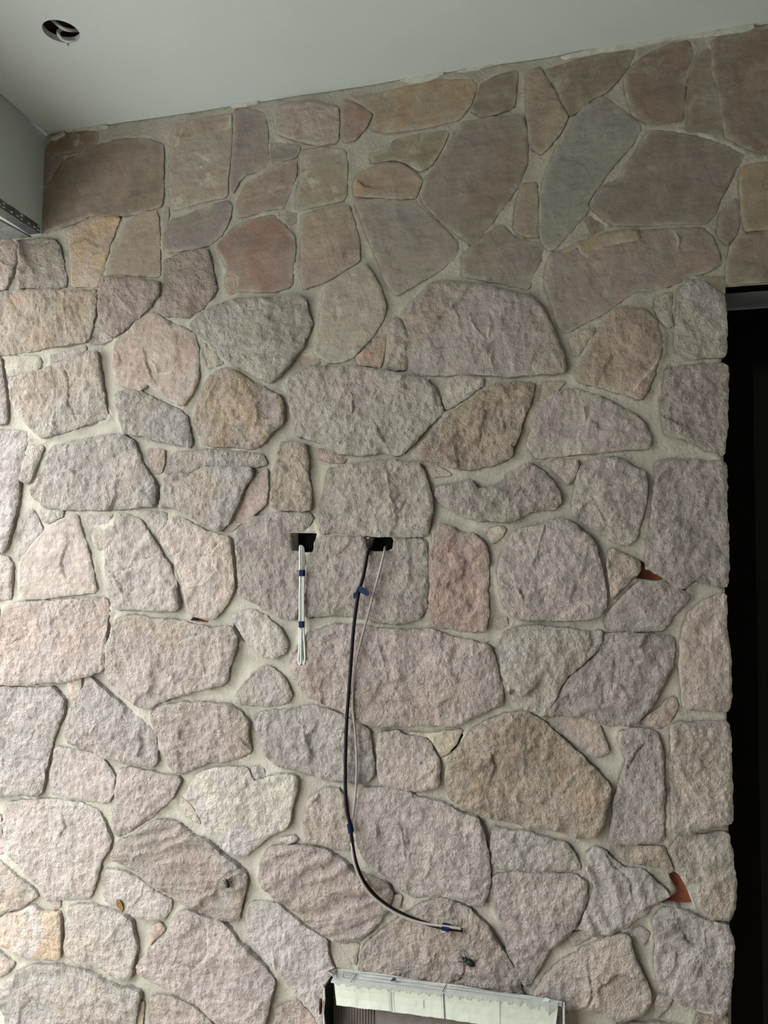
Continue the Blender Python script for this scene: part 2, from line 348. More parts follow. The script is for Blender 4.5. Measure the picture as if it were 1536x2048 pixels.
# ---- outlines of the stones, read off crops of the photo: crop, colours, roughness, proud mm, mortar haze, bedding angle | outline
STONES = '''
A1 b .12 3 1.0|300,862 400,805 585,797 588,860 480,908 400,925 255,930
A1 v .1 3 .2|238,945 385,938 350,1000 300,1093 255,1105 230,1020
A1 bt .1 4 .2|600,872 740,838 900,842 982,880 983,1000 983,1150 972,1235 800,1288 600,1308 540,1293 480,1328 260,1398 257,1250 267,1130 312,1100 352,1030 402,962 500,922
A1 tg .2 4 1.6|1045,762 1200,722 1388,692 1393,800 1383,950 1363,1100 1363,1178 1200,1216 1032,1262 1022,1100 1027,950 1032,850
A1 g .1 2 .1|985,1250 1012,1248 1010,1318 980,1315
A1 vb .12 4 .3|1002,1338 1100,1308 1280,1232 1368,1212 1392,1242 1377,1320 1328,1418 1248,1476 1100,1506 1002,1512 988,1420
B1 bt .2 5 .3|772,-18 830,-56 938,-82 952,-40 960,100 962,200 962,316 850,306 700,296 645,282 684,180 734,62
B1 to .45 6 .3|412,32 492,-12 560,-40 728,-40 696,30 634,230 600,370 442,376 442,250 428,130
A2 vp .1 4 .3|-122,664 -60,658 58,692 72,800 76,985 0,1030 -60,1050 -98,1085 -138,1165 -142,1000 -128,800
A2 wt .15 5 .7|-82,1150 -40,1095 60,1045 130,990 245,960 242,1060 203,1155 173,1250 60,1262 -40,1296 -108,1298 -112,1240
A2 pv .35 5 .4|140,652 180,634 330,618 488,652 497,720 492,856 380,872 240,838 132,808 122,720
A2 v .1 2 .3|110,862 268,882 243,942 112,980 97,930
A2 tg .12 4 .9|272,908 400,893 537,908 547,1000 542,1196 380,1236 243,1260 243,1200 267,1100 273,1000
A2 wr .2 5 .2|527,604 600,633 698,692 662,768 598,838 533,858 518,760 522,650
A2 to .15 4 .6|572,592 700,582 900,523 1100,488 1288,493 1322,520 1288,638 1228,716 1000,772 780,792 692,768 717,690 642,632
A2 b .12 4 .3|1352,513 1450,458 1568,434 1558,560 1542,648 1440,687 1362,702 1294,664 1323,600
A2 vb .12 6 .2|1242,738 1400,713 1598,703 1622,780 1627,900 1622,1000 1587,1088 1527,1188 1418,1338 1305,1480 1262,1446 1122,1337 1013,1228 988,1178 1013,1090 1093,970 1183,842
A2 tb .12 3 .8|822,852 970,813 1155,794 1127,870 1048,998 980,1026 900,978 830,957 702,977 684,930 792,902
A2 wo .2 5 .1|622,1042 720,1003 800,984 880,994 967,1053 996,1092 967,1162 957,1190 800,1191 593,1177 593,1110
B2 v .15 5 .2|593,-147 760,-147 960,-132 1018,-82 1118,22 1212,107 1212,178 1098,278 958,357 848,425 803,378 773,320 723,180 653,20
B2 wt .2 5 .4|292,-58 420,-97 557,-107 587,-20 617,90 622,217 558,257 428,337 292,385 273,300 278,100 278,0
B2 rw .15 6 .1|-227,130 -180,73 -130,23 -60,-17 108,-57 162,-4 232,76 237,160 222,280 217,367 120,401 -60,397 -107,396 -107,320 -167,262
A2 v .15 2 .1|182,1273 238,1283 243,1330 215,1338
B1 w .4 6 .1|1390,280 1420,330 1415,410 1382,418 1357,360 1365,300
A3 bt .15 4 .3|92,442 163,408 188,455 243,545 298,650 332,705 298,788 223,882 170,926 107,878 93,700 88,600
A3 b .15 4 .4|192,422 380,373 560,323 737,308 697,400 637,478 572,547 478,597 418,647 347,697 312,640 262,550 227,470
A3 sv .12 6 .2|560,593 640,653 777,766 727,860 597,1008 527,1108 447,1220 457,1270 347,1398 258,1496 217,1506 173,1440 168,1300 173,1180 213,1030 253,950 283,850 353,732 442,643
A3 b .12 4 .4|792,343 940,273 1058,253 1077,330 1037,450 1032,600 1027,727 930,742 802,742 723,688 684,560 674,500 703,412
A3 bs .12 3 .5|1102,343 1188,284 1197,430 1237,580 1266,758 1247,797 1100,792 1053,787 1063,640 1053,500 1083,372
A3 b .12 4 .3|1203,234 1536,184 1700,162 1700,918 1536,927 1482,927 1392,887 1283,828 1263,700 1243,560 1203,430
A3 bv .12 5 .2|832,788 960,798 1150,833 1290,883 1391,941 1337,1010 1297,1100 1242,1200 1217,1288 1157,1347 1000,1342 800,1357 602,1352 543,1308 483,1258 468,1220 533,1130 643,1080 723,950 772,852
A3 v .12 3 .1|1350,1188 1356,1330 1338,1418 1285,1466 1243,1428 1233,1370 1252,1280
A3 to .15 4 .3|1382,1003 1470,988 1700,953 1700,1367 1500,1377 1402,1387 1383,1300 1368,1100
B3 bt .15 4 .3|1352,74 1420,64 1536,68 1700,53 1700,318 1540,337 1288,363 1288,250 1313,132
A3 b .2 2 .2|462,1302 538,1350 556,1370 490,1406 453,1330
A3 wt .15 4 .3|62,1113 142,1103 152,1200 157,1300 157,1426 80,1417 18,1387 23,1250
B3 bv .2 4 .2|-297,202 -258,152 -160,62 -60,4 0,62 100,112 172,112 186,150 162,230 127,290 102,382 0,367 -150,333 -297,307
B3 wv .25 6 .3|242,178 400,128 560,63 750,43 960,33 1128,24 1197,82 1237,180 1252,238 1150,287 1080,307 998,347 830,397 738,397 638,467 558,526 420,596 330,645 292,636 243,480 203,370 203,280
B3 to .3 10 .1|300,165 400,112 560,62 738,38 763,93 600,120 500,160 450,203 422,180 397,137 312,170
B1 p .9 9 .1|-60,92 60,82 107,122 102,240 77,330 57,386 0,396 -60,396
B1 pt 1 10 .1|122,97 230,88 338,92 372,150 397,250 411,376 340,386 200,382 128,382 133,280 143,180
B1 to .9 11 .3|-60,424 150,404 400,403 586,393 586,480 566,600 546,688 528,706 400,721 250,751 100,776 -60,786
B1 wt 1 10 .2|622,322 720,318 850,333 962,353 971,400 956,440 907,502 828,577 748,636 690,675 642,647 604,590 604,500 608,400
B1 wb 1 10 .1|988,223 1080,183 1247,153 1267,182 1287,280 1307,400 1228,497 1148,556 1070,556 993,547 969,518 979,430 993,330
B1 wp .45 11 .1|922,532 960,548 1020,592 1130,633 1177,671 1197,760 1201,900 1176,980 1117,1086 1030,1056 930,977 900,957 860,996 762,972 713,947 694,870 694,780 703,722 783,642 853,572
B1 gq 1 12 .2|1155,610 1204,562 1313,493 1420,458 1536,458 1808,434 1846,462 1861,540 1880,590 1846,688 1786,798 1716,886 1638,955 1536,901 1430,846 1332,777 1254,698 1205,648
B1 g .6 4 .8|1222,712 1290,772 1346,829 1257,857 1238,790
B1 gs .5 6 .6|52,802 150,793 247,797 252,850 228,877 62,907 43,850
B1 p .8 7 .2|312,790 420,762 517,728 527,750 480,782 380,807 322,826
B1 vp .9 9 .1|-60,792 18,802 37,950 57,1100 57,1191 -60,1191
B1 gt .9 12 .2|88,932 200,903 330,853 480,793 597,763 612,840 627,960 637,1060 651,1148 600,1177 480,1216 350,1256 277,1281 193,1208 133,1130 93,1060 84,980
B1 pv .8 4 .4|597,602 640,655 683,690 620,712 563,712
B1 gs 1 11 .2|713,1022 790,988 870,1008 960,1063 1060,1098 1136,1152 1151,1250 1161,1331 1060,1317 950,1292 860,1267 763,1252 738,1180 718,1090
B1 op 1 13 .1|1253,932 1340,873 1410,878 1536,958 1698,1038 1711,1090 1711,1178 1648,1248 1598,1306 1540,1341 1380,1331 1233,1317 1193,1230 1179,1190 1203,1080 1228,992
B2 gt .3 10 .3|422,392 520,313 658,243 697,290 747,380 781,490 766,568 698,678 598,787 520,826 442,826 355,778 383,650 398,520
B2 t .4 2 .5|262,792 340,802 386,830 292,852
B2 w .5 4 .3|777,653 767,760 747,852 622,837 604,800 700,722
B2 pt .8 7 .2|822,563 868,573 902,650 906,760 901,866 783,866 793,750 808,650
B2 vb .6 10 .1|884,530 963,452 1042,358 1200,348 1380,378 1536,413 1678,447 1728,521 1787,640 1836,770 1857,850 1846,890 1700,896 1500,911 1380,901 1150,901 963,901 934,860 909,740 919,670 889,590
B2 gp .9 11 .4|193,952 223,903 340,863 560,858 760,883 900,908 1028,933 1078,992 1117,1090 1126,1128 1057,1188 977,1288 898,1367 830,1386 760,1361 640,1386 500,1366 382,1297 243,1267 228,1150 204,1050
B2 gp .7 6 .5|1122,933 1250,913 1367,927 1357,970 1250,1046 1147,1111 1123,1030 1104,952
B2 to 1 11 .1|1372,1002 1440,968 1540,948 1667,958 1661,1020 1616,1140 1567,1288 1527,1397 1440,1436 1300,1466 1193,1456 1100,1427 1002,1407 964,1379 1003,1320 1083,1232 1173,1142 1272,1072
B2 w .8 3 .4|372,1352 480,1373 537,1402 527,1423 430,1417 378,1400
C2 to 1 10 .1|172,-47 240,-42 307,-23 321,60 326,180 341,300 337,361 220,361 108,351 108,250 128,80
B3 wb .5 11 .1|602,523 700,508 800,523 868,592 901,700 886,780 847,900 797,1018 770,1051 650,1011 480,957 393,937 384,890 434,790 504,672 563,572
B3 g .5 4 .6|342,692 390,653 496,623 457,690 398,777 372,777
B3 gb .6 5 .5|862,452 956,405 948,520 961,600 938,626 882,560 853,500
B3 gs .7 6 .4|992,413 1060,334 1150,348 1265,430 1276,500 1281,650 1281,786 1180,796 1080,806 983,757 979,660 989,560 989,480
B3 b .15 4 .1|1132,327 1272,318 1272,416 1200,377
B3 vp .9 8 .2|922,853 1000,853 1287,838 1291,1000 1286,1200 1267,1385 1150,1336 1050,1287 923,1257 899,1150 894,1040 918,950
B3 vg .5 9 .4|262,1012 370,993 480,1023 600,1073 718,1133 797,1202 831,1290 817,1336 700,1346 500,1366 300,1386 152,1396 94,1330 124,1210 163,1112 204,1055
B3 g .5 5 .8|192,952 317,943 278,990 218,1058 172,1077
C1 vq .9 8 .1|-60,-120 167,-107 172,-50 147,60 127,200 122,330 92,470 47,616 -60,606
C1 gt .8 7 .3|202,-17 276,-17 247,60 197,178 170,197 133,187 153,80
C1 q 1 11 .3|303,32 332,-17 480,-47 600,-77 760,-86 817,-48 847,20 867,80 927,170 951,220 946,332 830,347 680,357 450,361 292,347 213,288 199,240 263,140 293,60
C1 wp .8 7 .1|888,2 997,2 982,128 932,152 907,80
C1 qt 1 7 .3|1024,58 1062,18 1250,4 1450,18 1587,33 1601,88 1540,102 1220,97 1178,131 1004,147
C1 qt 1 12 .2|1004,163 1182,143 1232,109 1400,109 1521,113 1526,160 1467,248 1427,348 1387,428 1330,486 1230,436 1100,366 1040,336 974,346 979,250 994,172
C1 w .6 5 .1|1540,163 1607,114 1608,250 1597,328 1530,387 1440,446 1392,486 1374,460 1404,420 1444,340 1484,250
C1 q .9 9 .2|-60,629 58,643 91,692 86,780 81,891 -60,901
C1 gq .8 7 .3|202,363 237,420 261,480 197,578 130,656 94,638 104,500 123,432
C1 q .8 6 .5|243,363 397,363 387,398 292,436 263,410
C1 pv .45 11 .1|478,393 497,470 536,580 566,700 591,846 430,866 300,886 148,891 129,750 144,660 213,562 322,453 402,413
C1 qt .8 5 .5|532,398 686,388 638,447 542,447
C1 p .7 4 .2|562,473 627,492 626,588 592,597 553,520
C1 pv .8 11 .1|642,492 702,462 718,383 760,393 830,408 867,442 937,542 977,622 1036,702 1071,800 1086,956 1000,961 850,951 693,951 674,880 654,800 654,650 634,560
C1 qt .8 7 .2|883,373 997,373 1006,430 969,525 932,480 893,420
C1 p .7 11 .1|1053,413 1100,413 1200,463 1320,513 1382,523 1396,640 1411,760 1411,838 1367,928 1299,1006 1230,1001 1163,987 1134,920 1104,800 1054,660 984,560 979,530 1004,472
C1 p .9 12 .15|28,962 100,918 300,908 560,888 651,893 661,950 656,1100 646,1250 631,1317 560,1341 400,1386 280,1381 158,1406 -60,1392 -60,1220 24,1180
C1 q .8 6 .2|-60,942 5,947 3,1080 -2,1190 -60,1210
C1 pt .9 12 .2|693,1062 723,1013 800,988 930,1013 1100,1023 1200,1053 1290,1068 1407,1058 1436,1140 1426,1200 1396,1300 1366,1396 1240,1426 1080,1466 990,1496 920,1543 852,1526 743,1457 649,1368 654,1250 674,1130
C1 sg .7 10 .3|1402,1002 1440,969 1540,963 1600,993 1678,1062 1731,1150 1721,1216 1650,1241 1570,1216 1512,1168 1462,1100 1423,1042
D2 gs .9 9 .3|-107,268 -38,182 32,113 80,93 148,132 197,192 226,260 206,302 140,331 0,321 -97,311
C2 pg 1 8 .2|-102,492 -28,413 80,388 230,378 328,383 346,420 308,467 207,493 214,613 287,618 282,750 262,900 247,1016 170,1006 62,947 -28,897 -97,858 -97,680
C2 gp 1 9 .2|442,113 600,88 780,73 840,66 978,78 1017,150 1056,270 1066,320 1046,430 1037,511 900,516 825,514 690,512 560,501 404,506 379,430 389,330 424,202
C2 gp 1 9 .2|364,560 392,522 560,518 657,527 667,600 690,617 825,613 832,543 1027,533 1027,650 1036,800 1021,948 978,1011 850,1036 740,1026 600,996 430,986 304,996 299,900 314,750 324,632 358,612
C2 rw .8 11 .05|1073,502 1112,449 1180,463 1240,503 1308,503 1377,562 1396,640 1391,800 1396,1000 1377,1086 1250,1076 1062,1046 1044,1000 1049,850 1049,650
C2 pg 1 11 .15|1088,227 1180,218 1290,178 1330,233 1400,233 1480,193 1560,123 1640,84 1698,113 1767,172 1826,270 1831,318 1788,347 1650,367 1570,406 1518,431 1350,417 1250,392 1182,367 1113,318 1084,270
C2 g .6 3 .6|1002,63 1100,103 1172,147 1060,161 1033,120
C2 g .5 4 .5|1398,482 1470,459 1496,472 1478,517 1420,555 1394,520
C2 pw .9 12 .1|209,1240 253,1182 333,1099 430,1059 560,1044 740,1069 900,1084 1050,1074 1200,1128 1397,1162 1436,1250 1466,1380 1486,1470 1476,1517 1378,1557 1278,1606 1200,1641 1000,1641 850,1636 740,1646 652,1627 522,1557 333,1472 264,1399 229,1310
C2 g .4 3 .7|1422,1013 1497,1004 1506,1048 1460,1076 1414,1076
C3 vp .8 13 .05|-18,541 2,502 62,473 180,453 300,409 368,443 467,522 506,591 536,700 561,850 556,938 518,996 420,1011 200,1016 12,1003 -38,928 -71,820 -81,720 -58,622
C3 v .6 6 .4|172,83 280,64 396,64 396,100 367,178 330,206 292,160 252,110
C3 vg .8 10 .3|423,92 500,63 630,49 698,92 786,132 806,200 796,330 767,448 738,537 680,571 602,537 522,487 402,417 364,369 374,250 404,142
C3 vs .9 8 .2|862,83 900,64 1050,64 1280,74 1281,300 1291,500 1291,816 1200,806 1100,766 1048,816 982,826 912,766 832,717 804,680 814,550 834,420 854,250
C3 t .8 11 .3|602,593 700,643 766,672 766,718 698,787 618,867 597,886 584,780 574,680 583,612
C3 vp .8 10 .1|772,783 900,793 1000,833 1061,872 1028,918 958,998 898,1076 800,1081 660,1081 563,1066 554,1010 604,942 683,862
C3 wp .6 7 .2|1063,977 1152,903 1278,859 1278,1050 1301,1220 1306,1400 1301,1556 1180,1551 1033,1541 1018,1450 1004,1300 1014,1150 1034,1052
C3 gq .9 13 .3|-71,1160 -38,1093 40,1069 150,1054 330,1074 460,1089 541,1084 536,1140 497,1208 417,1287 327,1347 247,1498 198,1586 92,1557 2,1478 -56,1328
C3 vp .9 10 .1|553,1103 622,1099 800,1099 968,1129 976,1150 966,1240 941,1328 887,1428 827,1528 748,1626 700,1641 550,1636 430,1591 270,1576 219,1582 263,1500 343,1362 433,1298 513,1217
D1 qp 1 12 .2|-60,219 50,219 200,224 328,219 357,242 406,300 396,370 347,498 317,600 287,740 267,837 240,866 150,856 -60,866
D1 t .6 6 .3|418,163 497,163 491,230 468,317 437,326 428,250
D1 qp 1 10 .2|560,165 648,253 758,333 867,432 931,492 946,580 956,658 928,686 800,676 650,636 560,596 432,551 409,510 414,420 434,352 483,302 523,203
D1 p 1 12 .1|923,363 1000,333 1110,309 1250,314 1398,329 1467,372 1506,432 1506,500 1521,588 1468,636 1350,661 1270,656 1180,706 1080,731 1033,698 1004,600 964,500 934,430
D1 v .7 6 .1|342,583 450,594 618,634 656,690 696,750 691,848 648,916 540,896 430,876 314,861 314,750 334,662
D1 pv .9 10 .1|723,713 800,699 950,734 1095,763 1077,828 1007,918 928,987 828,1047 758,1096 703,1110 689,1000 704,880 714,800
D1 qp .8 10 .1|63,908 200,894 350,889 500,919 598,963 637,1040 680,1140 666,1188 627,1238 597,1350 556,1478 450,1486 303,1486 283,1428 203,1348 123,1268 54,1198 54,1140 34,1040 34,962
D1 wq 1 11 .6 12|694,1200 733,1133 800,1114 872,1063 960,1009 1078,1023 1148,1092 1268,1152 1358,1241 1438,1283 1491,1350 1486,1428 1461,1518 1446,1606 1330,1596 1200,1536 1060,1466 922,1387 793,1288 694,1240
D1 gs .7 12 .2|1193,738 1300,703 1480,698 1540,788 1620,759 1700,739 1793,750 1786,850 1756,958 1741,1048 1640,1096 1560,1156 1500,1216 1420,1226 1352,1178 1283,1118 1223,1010 1183,920 1115,870 1144,830
D2 s .6 4 .2|-20,703 40,703 55,755 0,781
D1 g .5 3 .5|1082,884 1150,932 1206,1038 1130,998 1082,958
D1 p .7 5 .2|-60,972 10,992 14,1100 37,1150 37,1198 10,1226 -60,1226
D2 qs 1 10 .3|4,384 150,354 350,334 428,354 558,403 686,472 696,580 716,680 716,738 678,776 590,786 450,766 300,736 252,706 132,686 64,618 34,520 4,440
D2 p .8 9 .3|743,493 860,479 898,513 1018,523 1057,572 1096,650 1106,720 1101,811 1010,826 940,836 850,826 749,797 744,700 734,600
D2 g .5 4 .8|902,493 1060,503 1234,474 1207,548 1148,617 1112,636 1083,570 1033,512
D2 to 1 13 .1|1164,650 1233,562 1313,463 1420,404 1536,372 1628,369 1737,432 1877,562 2007,682 2106,782 2125,830 2106,918 2086,1008 2042,1106 1950,1111 1870,1096 1760,1056 1640,1056 1536,1021 1400,986 1252,927 1163,868 1144,760
D2 pt .9 10 .2|333,892 422,823 498,823 541,872 556,1000 576,1080 586,1130 557,1186 450,1166 304,1141 299,1020 314,932
D2 vp .8 13 .1|643,823 760,819 900,839 1000,883 1150,923 1250,973 1337,1003 1366,1080 1391,1180 1406,1280 1411,1380 1386,1458 1367,1516 1300,1506 1200,1476 1100,1446 1000,1471 950,1471 882,1428 822,1368 742,1308 663,1238 614,1150 594,1060 604,970
E2 pt 1 11 .3 24|82,473 180,454 300,459 450,494 548,563 598,612 680,654 797,682 826,740 797,838 738,918 638,1017 540,1036 450,1011 352,938 252,858 152,788 83,718 24,658 44,560
E2 q .8 7 .3|152,422 230,399 257,420 200,441
E2 p .6 5 .2|832,762 877,764 857,828 804,846
D3 v .5 3 .3|213,403 400,399 518,443 537,490 566,570 576,607 500,636 432,597 333,518
D3 vp .8 10 .1|643,492 740,459 857,483 896,560 901,700 906,900 901,1136 750,1151 579,1146 599,1050 614,900 644,800 664,740 688,650 654,560
D3 w .6 7 .2|872,353 940,289 982,289 986,340 947,428 880,466 800,441 774,428
D3 pt .9 10 .1|953,453 990,434 1150,429 1297,434 1306,600 1311,850 1316,1016 1200,1036 1060,1081 963,1076 954,900 949,650
E3 gt .9 9 .2|943,472 1000,414 1120,404 1287,374 1311,470 1326,600 1336,700 1326,818 1297,891 1170,876 1122,837 1063,710 1003,600
E3 qt .9 9 .8|-107,344 0,374 100,379 200,414 328,444 377,512 403,588 330,611 150,611 0,596 -107,586 -126,450
E3 vp .9 12 .1|-107,633 0,614 200,629 388,634 447,667 451,730 431,818 382,928 307,1008 207,1088 157,1188 108,1271 77,1281 32,1188 -18,1080 -67,920 -101,800
E3 qs .8 10 .4 -68|443,522 500,464 558,483 598,532 678,592 778,593 847,661 917,721 935,750 858,797 778,867 698,927 610,971 490,986 404,948 443,860 483,740 493,700 453,602
E3 t .9 4 .5|583,483 700,464 900,464 947,560 956,608 920,597 820,577 720,557 640,528
E3 p .8 12 .1|134,1338 203,1232 332,1123 470,1054 600,989 698,984 717,1080 767,1200 826,1320 826,1368 778,1456 700,1486 620,1486 530,1427 450,1427 300,1436 298,1392 180,1357
E3 s .5 4 .3|342,993 440,974 476,1000 370,1061
E3 s .5 4 .5|768,952 826,990 788,1056 724,982
E3 sq .9 12 .3|853,882 902,833 1000,833 1080,863 1158,903 1286,923 1316,1000 1316,1200 1297,1398 1247,1466 1140,1446 1020,1396 932,1337 883,1288 854,1180 863,1052
E3 p .6 4 .2|882,1353 957,1382 928,1437 862,1494 862,1402
E3 t .9 8 .2|1130,1482 1288,1482 1278,1640 1100,1640 1103,1532
E3 p .8 7 .2|330,1562 600,1545 860,1524 1078,1562 1075,1720 330,1720
E1 tg .9 9 .3|-60,562 8,554 58,602 128,652 197,702 245,750 198,787 138,827 58,847 0,877 -60,897
E1 oq .7 10 .2|0,913 62,863 130,854 210,815 260,853 310,863 367,854 376,950 376,1126 280,1136 170,1121 72,1087 0,1037 -60,1000
E1 p .5 4 .2|302,783 367,783 367,828 312,836
E1 q .9 11 .2|433,813 550,814 640,834 758,873 797,902 826,1000 836,1080 816,1158 797,1237 760,1256 662,1217 620,1187 500,1176 422,1137 399,1080 404,950
E1 qp .8 9 .1|643,603 700,604 780,623 878,682 948,732 1036,782 1036,838 988,896 900,896 822,877 782,847 742,827 644,787 624,700
E1 pv .8 13 .1|1043,912 1102,849 1150,839 1240,889 1338,909 1398,962 1458,1041 1536,1113 1598,1181 1661,1260 1627,1400 1587,1600 1352,1560 1282,1478 1192,1398 1060,1326 982,1297 932,1257 844,1228 834,1180 903,1080 1003,1002
E1 q 1 12 .3|24,1320 103,1222 202,1174 368,1174 480,1204 598,1233 638,1273 738,1313 800,1314 856,1333 846,1420 816,1536 796,1640 62,1640 54,1480 24,1400
E1 p .8 8 .1|-60,1054 0,1083 68,1142 105,1161 57,1218 0,1246 -60,1276
E1 v .8 9 .1|903,1373 980,1364 1060,1374 1178,1433 1258,1502 1318,1562 1316,1640 900,1640
E1 t .5 5 .3|843,1403 867,1394 857,1536 830,1556 818,1538
E1 w .6 5 .2|922,942 968,924 996,960 930,1027 904,1055
E2 sq .7 10 .3|-57,850 -28,803 40,794 138,813 217,882 328,962 436,1022 436,1100 466,1180 476,1210 420,1290 420,1560 340,1420 298,1376 202,1278 132,1188 52,1098 -8,1038 -47,960
E2 g .4 3 .8|512,1053 617,1048 598,1177
E2 tp 1 12 .1|654,1052 762,963 882,883 1012,803 1100,771 1198,793 1298,847 1387,922 1447,1021 1517,1131 1587,1241 1606,1420 1400,1480 1000,1480 634,1420 634,1150
E2 wp .8 9 .2|132,1440 240,1384 328,1472 398,1542 398,1640 102,1640 122,1500
'''
def stone_outline(i, poly, rough):
    """outline with broken, slightly ragged edges"""
    ol = [tuple(p) for p in poly]
    area = sum(ol[k-1][0]*ol[k][1]-ol[k][0]*ol[k-1][1] for k in range(len(ol)))/2
    ol = resample(chaikin(ol, 0.10 if len(ol) > 6 else 0.06), 0.0045)
    t = np.roll(ol, -1, 0) - np.roll(ol, 1, 0)
    nrm = np.column_stack([t[:,1], -t[:,0]])/np.maximum(np.linalg.norm(t, axis=1), 1e-9)[:,None]
    ol = ol + nrm*(0.0026 if area > 0 else -0.0026)
    j = 0.0020*(0.5 + 0.8*rough)
    return ol + np.column_stack([j*fbm(ol[:,0], ol[:,1], 38, 3, 3+i, .6), j*fbm(ol[:,0], ol[:,1], 38, 3, 901+i, .6)])
# veins (+) and cracks (-) that cross single stones
FEATURES = []
for line in '''
B1 + 320,850 340,960 355,1060 345,1160 355,1255
B1 - 400,860 430,980 430,1080 480,1170
B1 + 410,480 405,560 415,650
B1 - 890,780 905,860 940,930
B1 + 900,810 950,845 960,905 1040,890 1065,860
B1 - 730,770 745,830 700,870
B1 + 1400,1190 1460,1250 1500,1310
B1 + 1330,920 1285,1000 1250,1080
B2 + 1170,470 1210,560 1220,610
B2 + 1285,550 1320,630 1370,680 1385,720
B2 + 1415,590 1400,660 1405,720
B2 + 1430,740 1410,810 1430,890
B2 - 590,1040 600,1110 560,1170
B2 - 730,1200 770,1290 800,1320
B2 - 835,1045 812,1095
B2 + 720,960 750,1000 720,1050
B2 - 890,930 900,980 940,1000
B2 + 1460,1130 1480,1190 1490,1260
B2 - 1360,1220 1345,1310
B2 + 330,1300 350,1250 450,1180 480,1120
B3 + 745,600 780,640
B3 + 720,1000 800,920 870,820
B3 + 430,1080 445,1160 430,1210
B3 + 690,1160 685,1210
B3 - 890,1150 960,1180 1060,1220
B3 + 1100,1220 1190,1130 1200,1060
C1 - 440,560 400,610 385,680 400,740 430,775
C1 - 410,455 500,455
C1 - 860,655 930,640 965,610
C1 - 750,720 830,695
C1 - 650,690 720,700
C1 - 1040,650 1090,610 1130,590
C1 - 1210,640 1280,620 1310,590 1325,540
C1 + 1330,640 1320,720 1250,800 1130,830
C1 + 640,200 680,280 695,340
C1 - 820,345 880,270 920,240
C1 + 520,20 555,80
C1 + 440,180 437,320
C1 - 60,1180 150,1130 200,1080
C1 + 60,1130 75,1070 120,1020
C1 - 1090,1150 1150,1110 1230,1100
C1 - 1235,1280 1245,1340
C1 + 720,680 760,740 800,720
C1 - 650,720 700,740 740,810 760,880
C2 + 780,80 800,180 815,280 835,330 850,440
C2 + 850,70 855,110 825,180 815,230
C2 - 870,440 890,340 930,270
C2 + 740,1080 740,1160 770,1240 780,1300
C2 + 360,1425 520,1440 640,1440 720,1410
C2 + 800,1330 790,1380 765,1410
C2 + 1090,660 1145,690
C2 + 1190,850 1180,890
C2 + 1300,1000 1330,940
C2 + 90,880 100,950
C3 + 210,440 180,500 160,590 125,690
C3 - 0,820 50,830 100,940
C3 + 465,270 485,310 525,380 555,450 640,520
C3 + 640,55 600,130
C3 - 470,1090 475,1150 440,1240
C3 + 570,600 575,660 590,760
C3 + 1060,965 1140,900 1220,862
D3 + 540,230 530,290 535,330
D3 - 300,290 250,380
D3 + 60,560 80,650 70,740
D3 + 410,700 340,780 300,860
D3 - 800,540 720,640 690,720
D2 + 1030,630 990,670 1040,690 1000,750
D2 + 1100,680 1040,720 980,770
D2 + 860,1020 890,1100 900,1200 920,1250
D2 + 1045,1190 1055,1270 1030,1340 980,1370
D2 - 740,1040 760,1110
D2 - 920,1100 930,1160
D2 + 410,820 380,870 330,890
D2 + 300,420 300,500 340,620
D2 + 560,420 520,500 510,560
D2 - 340,640 360,680
D2 - 1420,600 1440,690 1420,760
D1 + 130,530 200,500 260,440
D1 + 30,600 40,700 60,780
D1 - 850,500 870,560 850,640
D1 - 1460,510 1525,590
D1 + 590,380 610,430 560,520
D1 + 480,1340 520,1330 540,1300
D1 - 400,960 420,1050 370,1120
D1 + 790,1280 830,1220 900,1180
D1 + 930,1260 1080,1250
D1 + 1180,1300 1280,1220 1320,1180
D1 + 980,1400 1100,1410 1180,1420 1300,1430
D1 + 1080,1130 1180,1150
D1 + 1310,1400 1350,1330 1420,1290
E1 - 1030,1170 1100,1155 1180,1190 1250,1110 1260,940
E1 - 960,1240 990,1190 1030,1165
E1 + 880,690 860,750 820,800
E2 + 120,1070 130,1140 140,1200
E2 + 180,1010 190,940
E2 + 1130,1050 1060,1110 1020,1160
E2 - 1260,1130 1250,1230 1180,1260
E2 + 340,560 400,560 430,630
E3 - 1000,920 1040,1010 1130,1070
E3 + 1150,940 1150,1060
E3 + 1130,1140 1100,1200 1090,1240
E3 + 980,1050 970,1160 910,1240
E3 - 460,1190 480,1340 450,1420
E3 + 520,1060 580,1040
E3 - 560,480 600,560 700,650 720,760
E3 - 60,1100 140,1070
A3 - 180,420 245,520 300,640 335,700
A3 + 960,1370 1000,1450 985,1520
A2 - 620,1080 650,1120 720,1135
'''.strip().splitlines():
    k_, sg_, *q_ = line.split()
    FEATURES.append((1 if sg_ == '+' else -1, px_poly(cp(k_, ' '.join(q_)))))
def open_dist(P, line):
    best = np.full(len(P), 1e9); side = np.zeros(len(P))
    for a, b in zip(line[:-1], line[1:]):
        d = b - a; t = np.clip(((P - a) @ d)/(d @ d), 0, 1); q = P - (a + t[:,None]*d); dd = (q*q).sum(1)
        m = dd < best; best[m] = dd[m]; side[m] = np.sign(q[m,0]*d[1] - q[m,1]*d[0])
    return np.sqrt(best), side
def wiggle(line, seed):
    out = []
    for a, b in zip(line[:-1], line[1:]):
        k = max(1, int(np.linalg.norm(b-a)/.0035)); out += [a + (b-a)*j/k for j in range(k)]
    out = np.array(out + [line[-1]])
    return out + np.column_stack([.0025*fbm(out[:,0], out[:,1], 60, 2, seed), .0025*fbm(out[:,0], out[:,1], 60, 2, seed+9)])
FEATURES = [(g_, wiggle(l_, 5+i)) for i, (g_, l_) in enumerate(FEATURES)]
SPECS = []
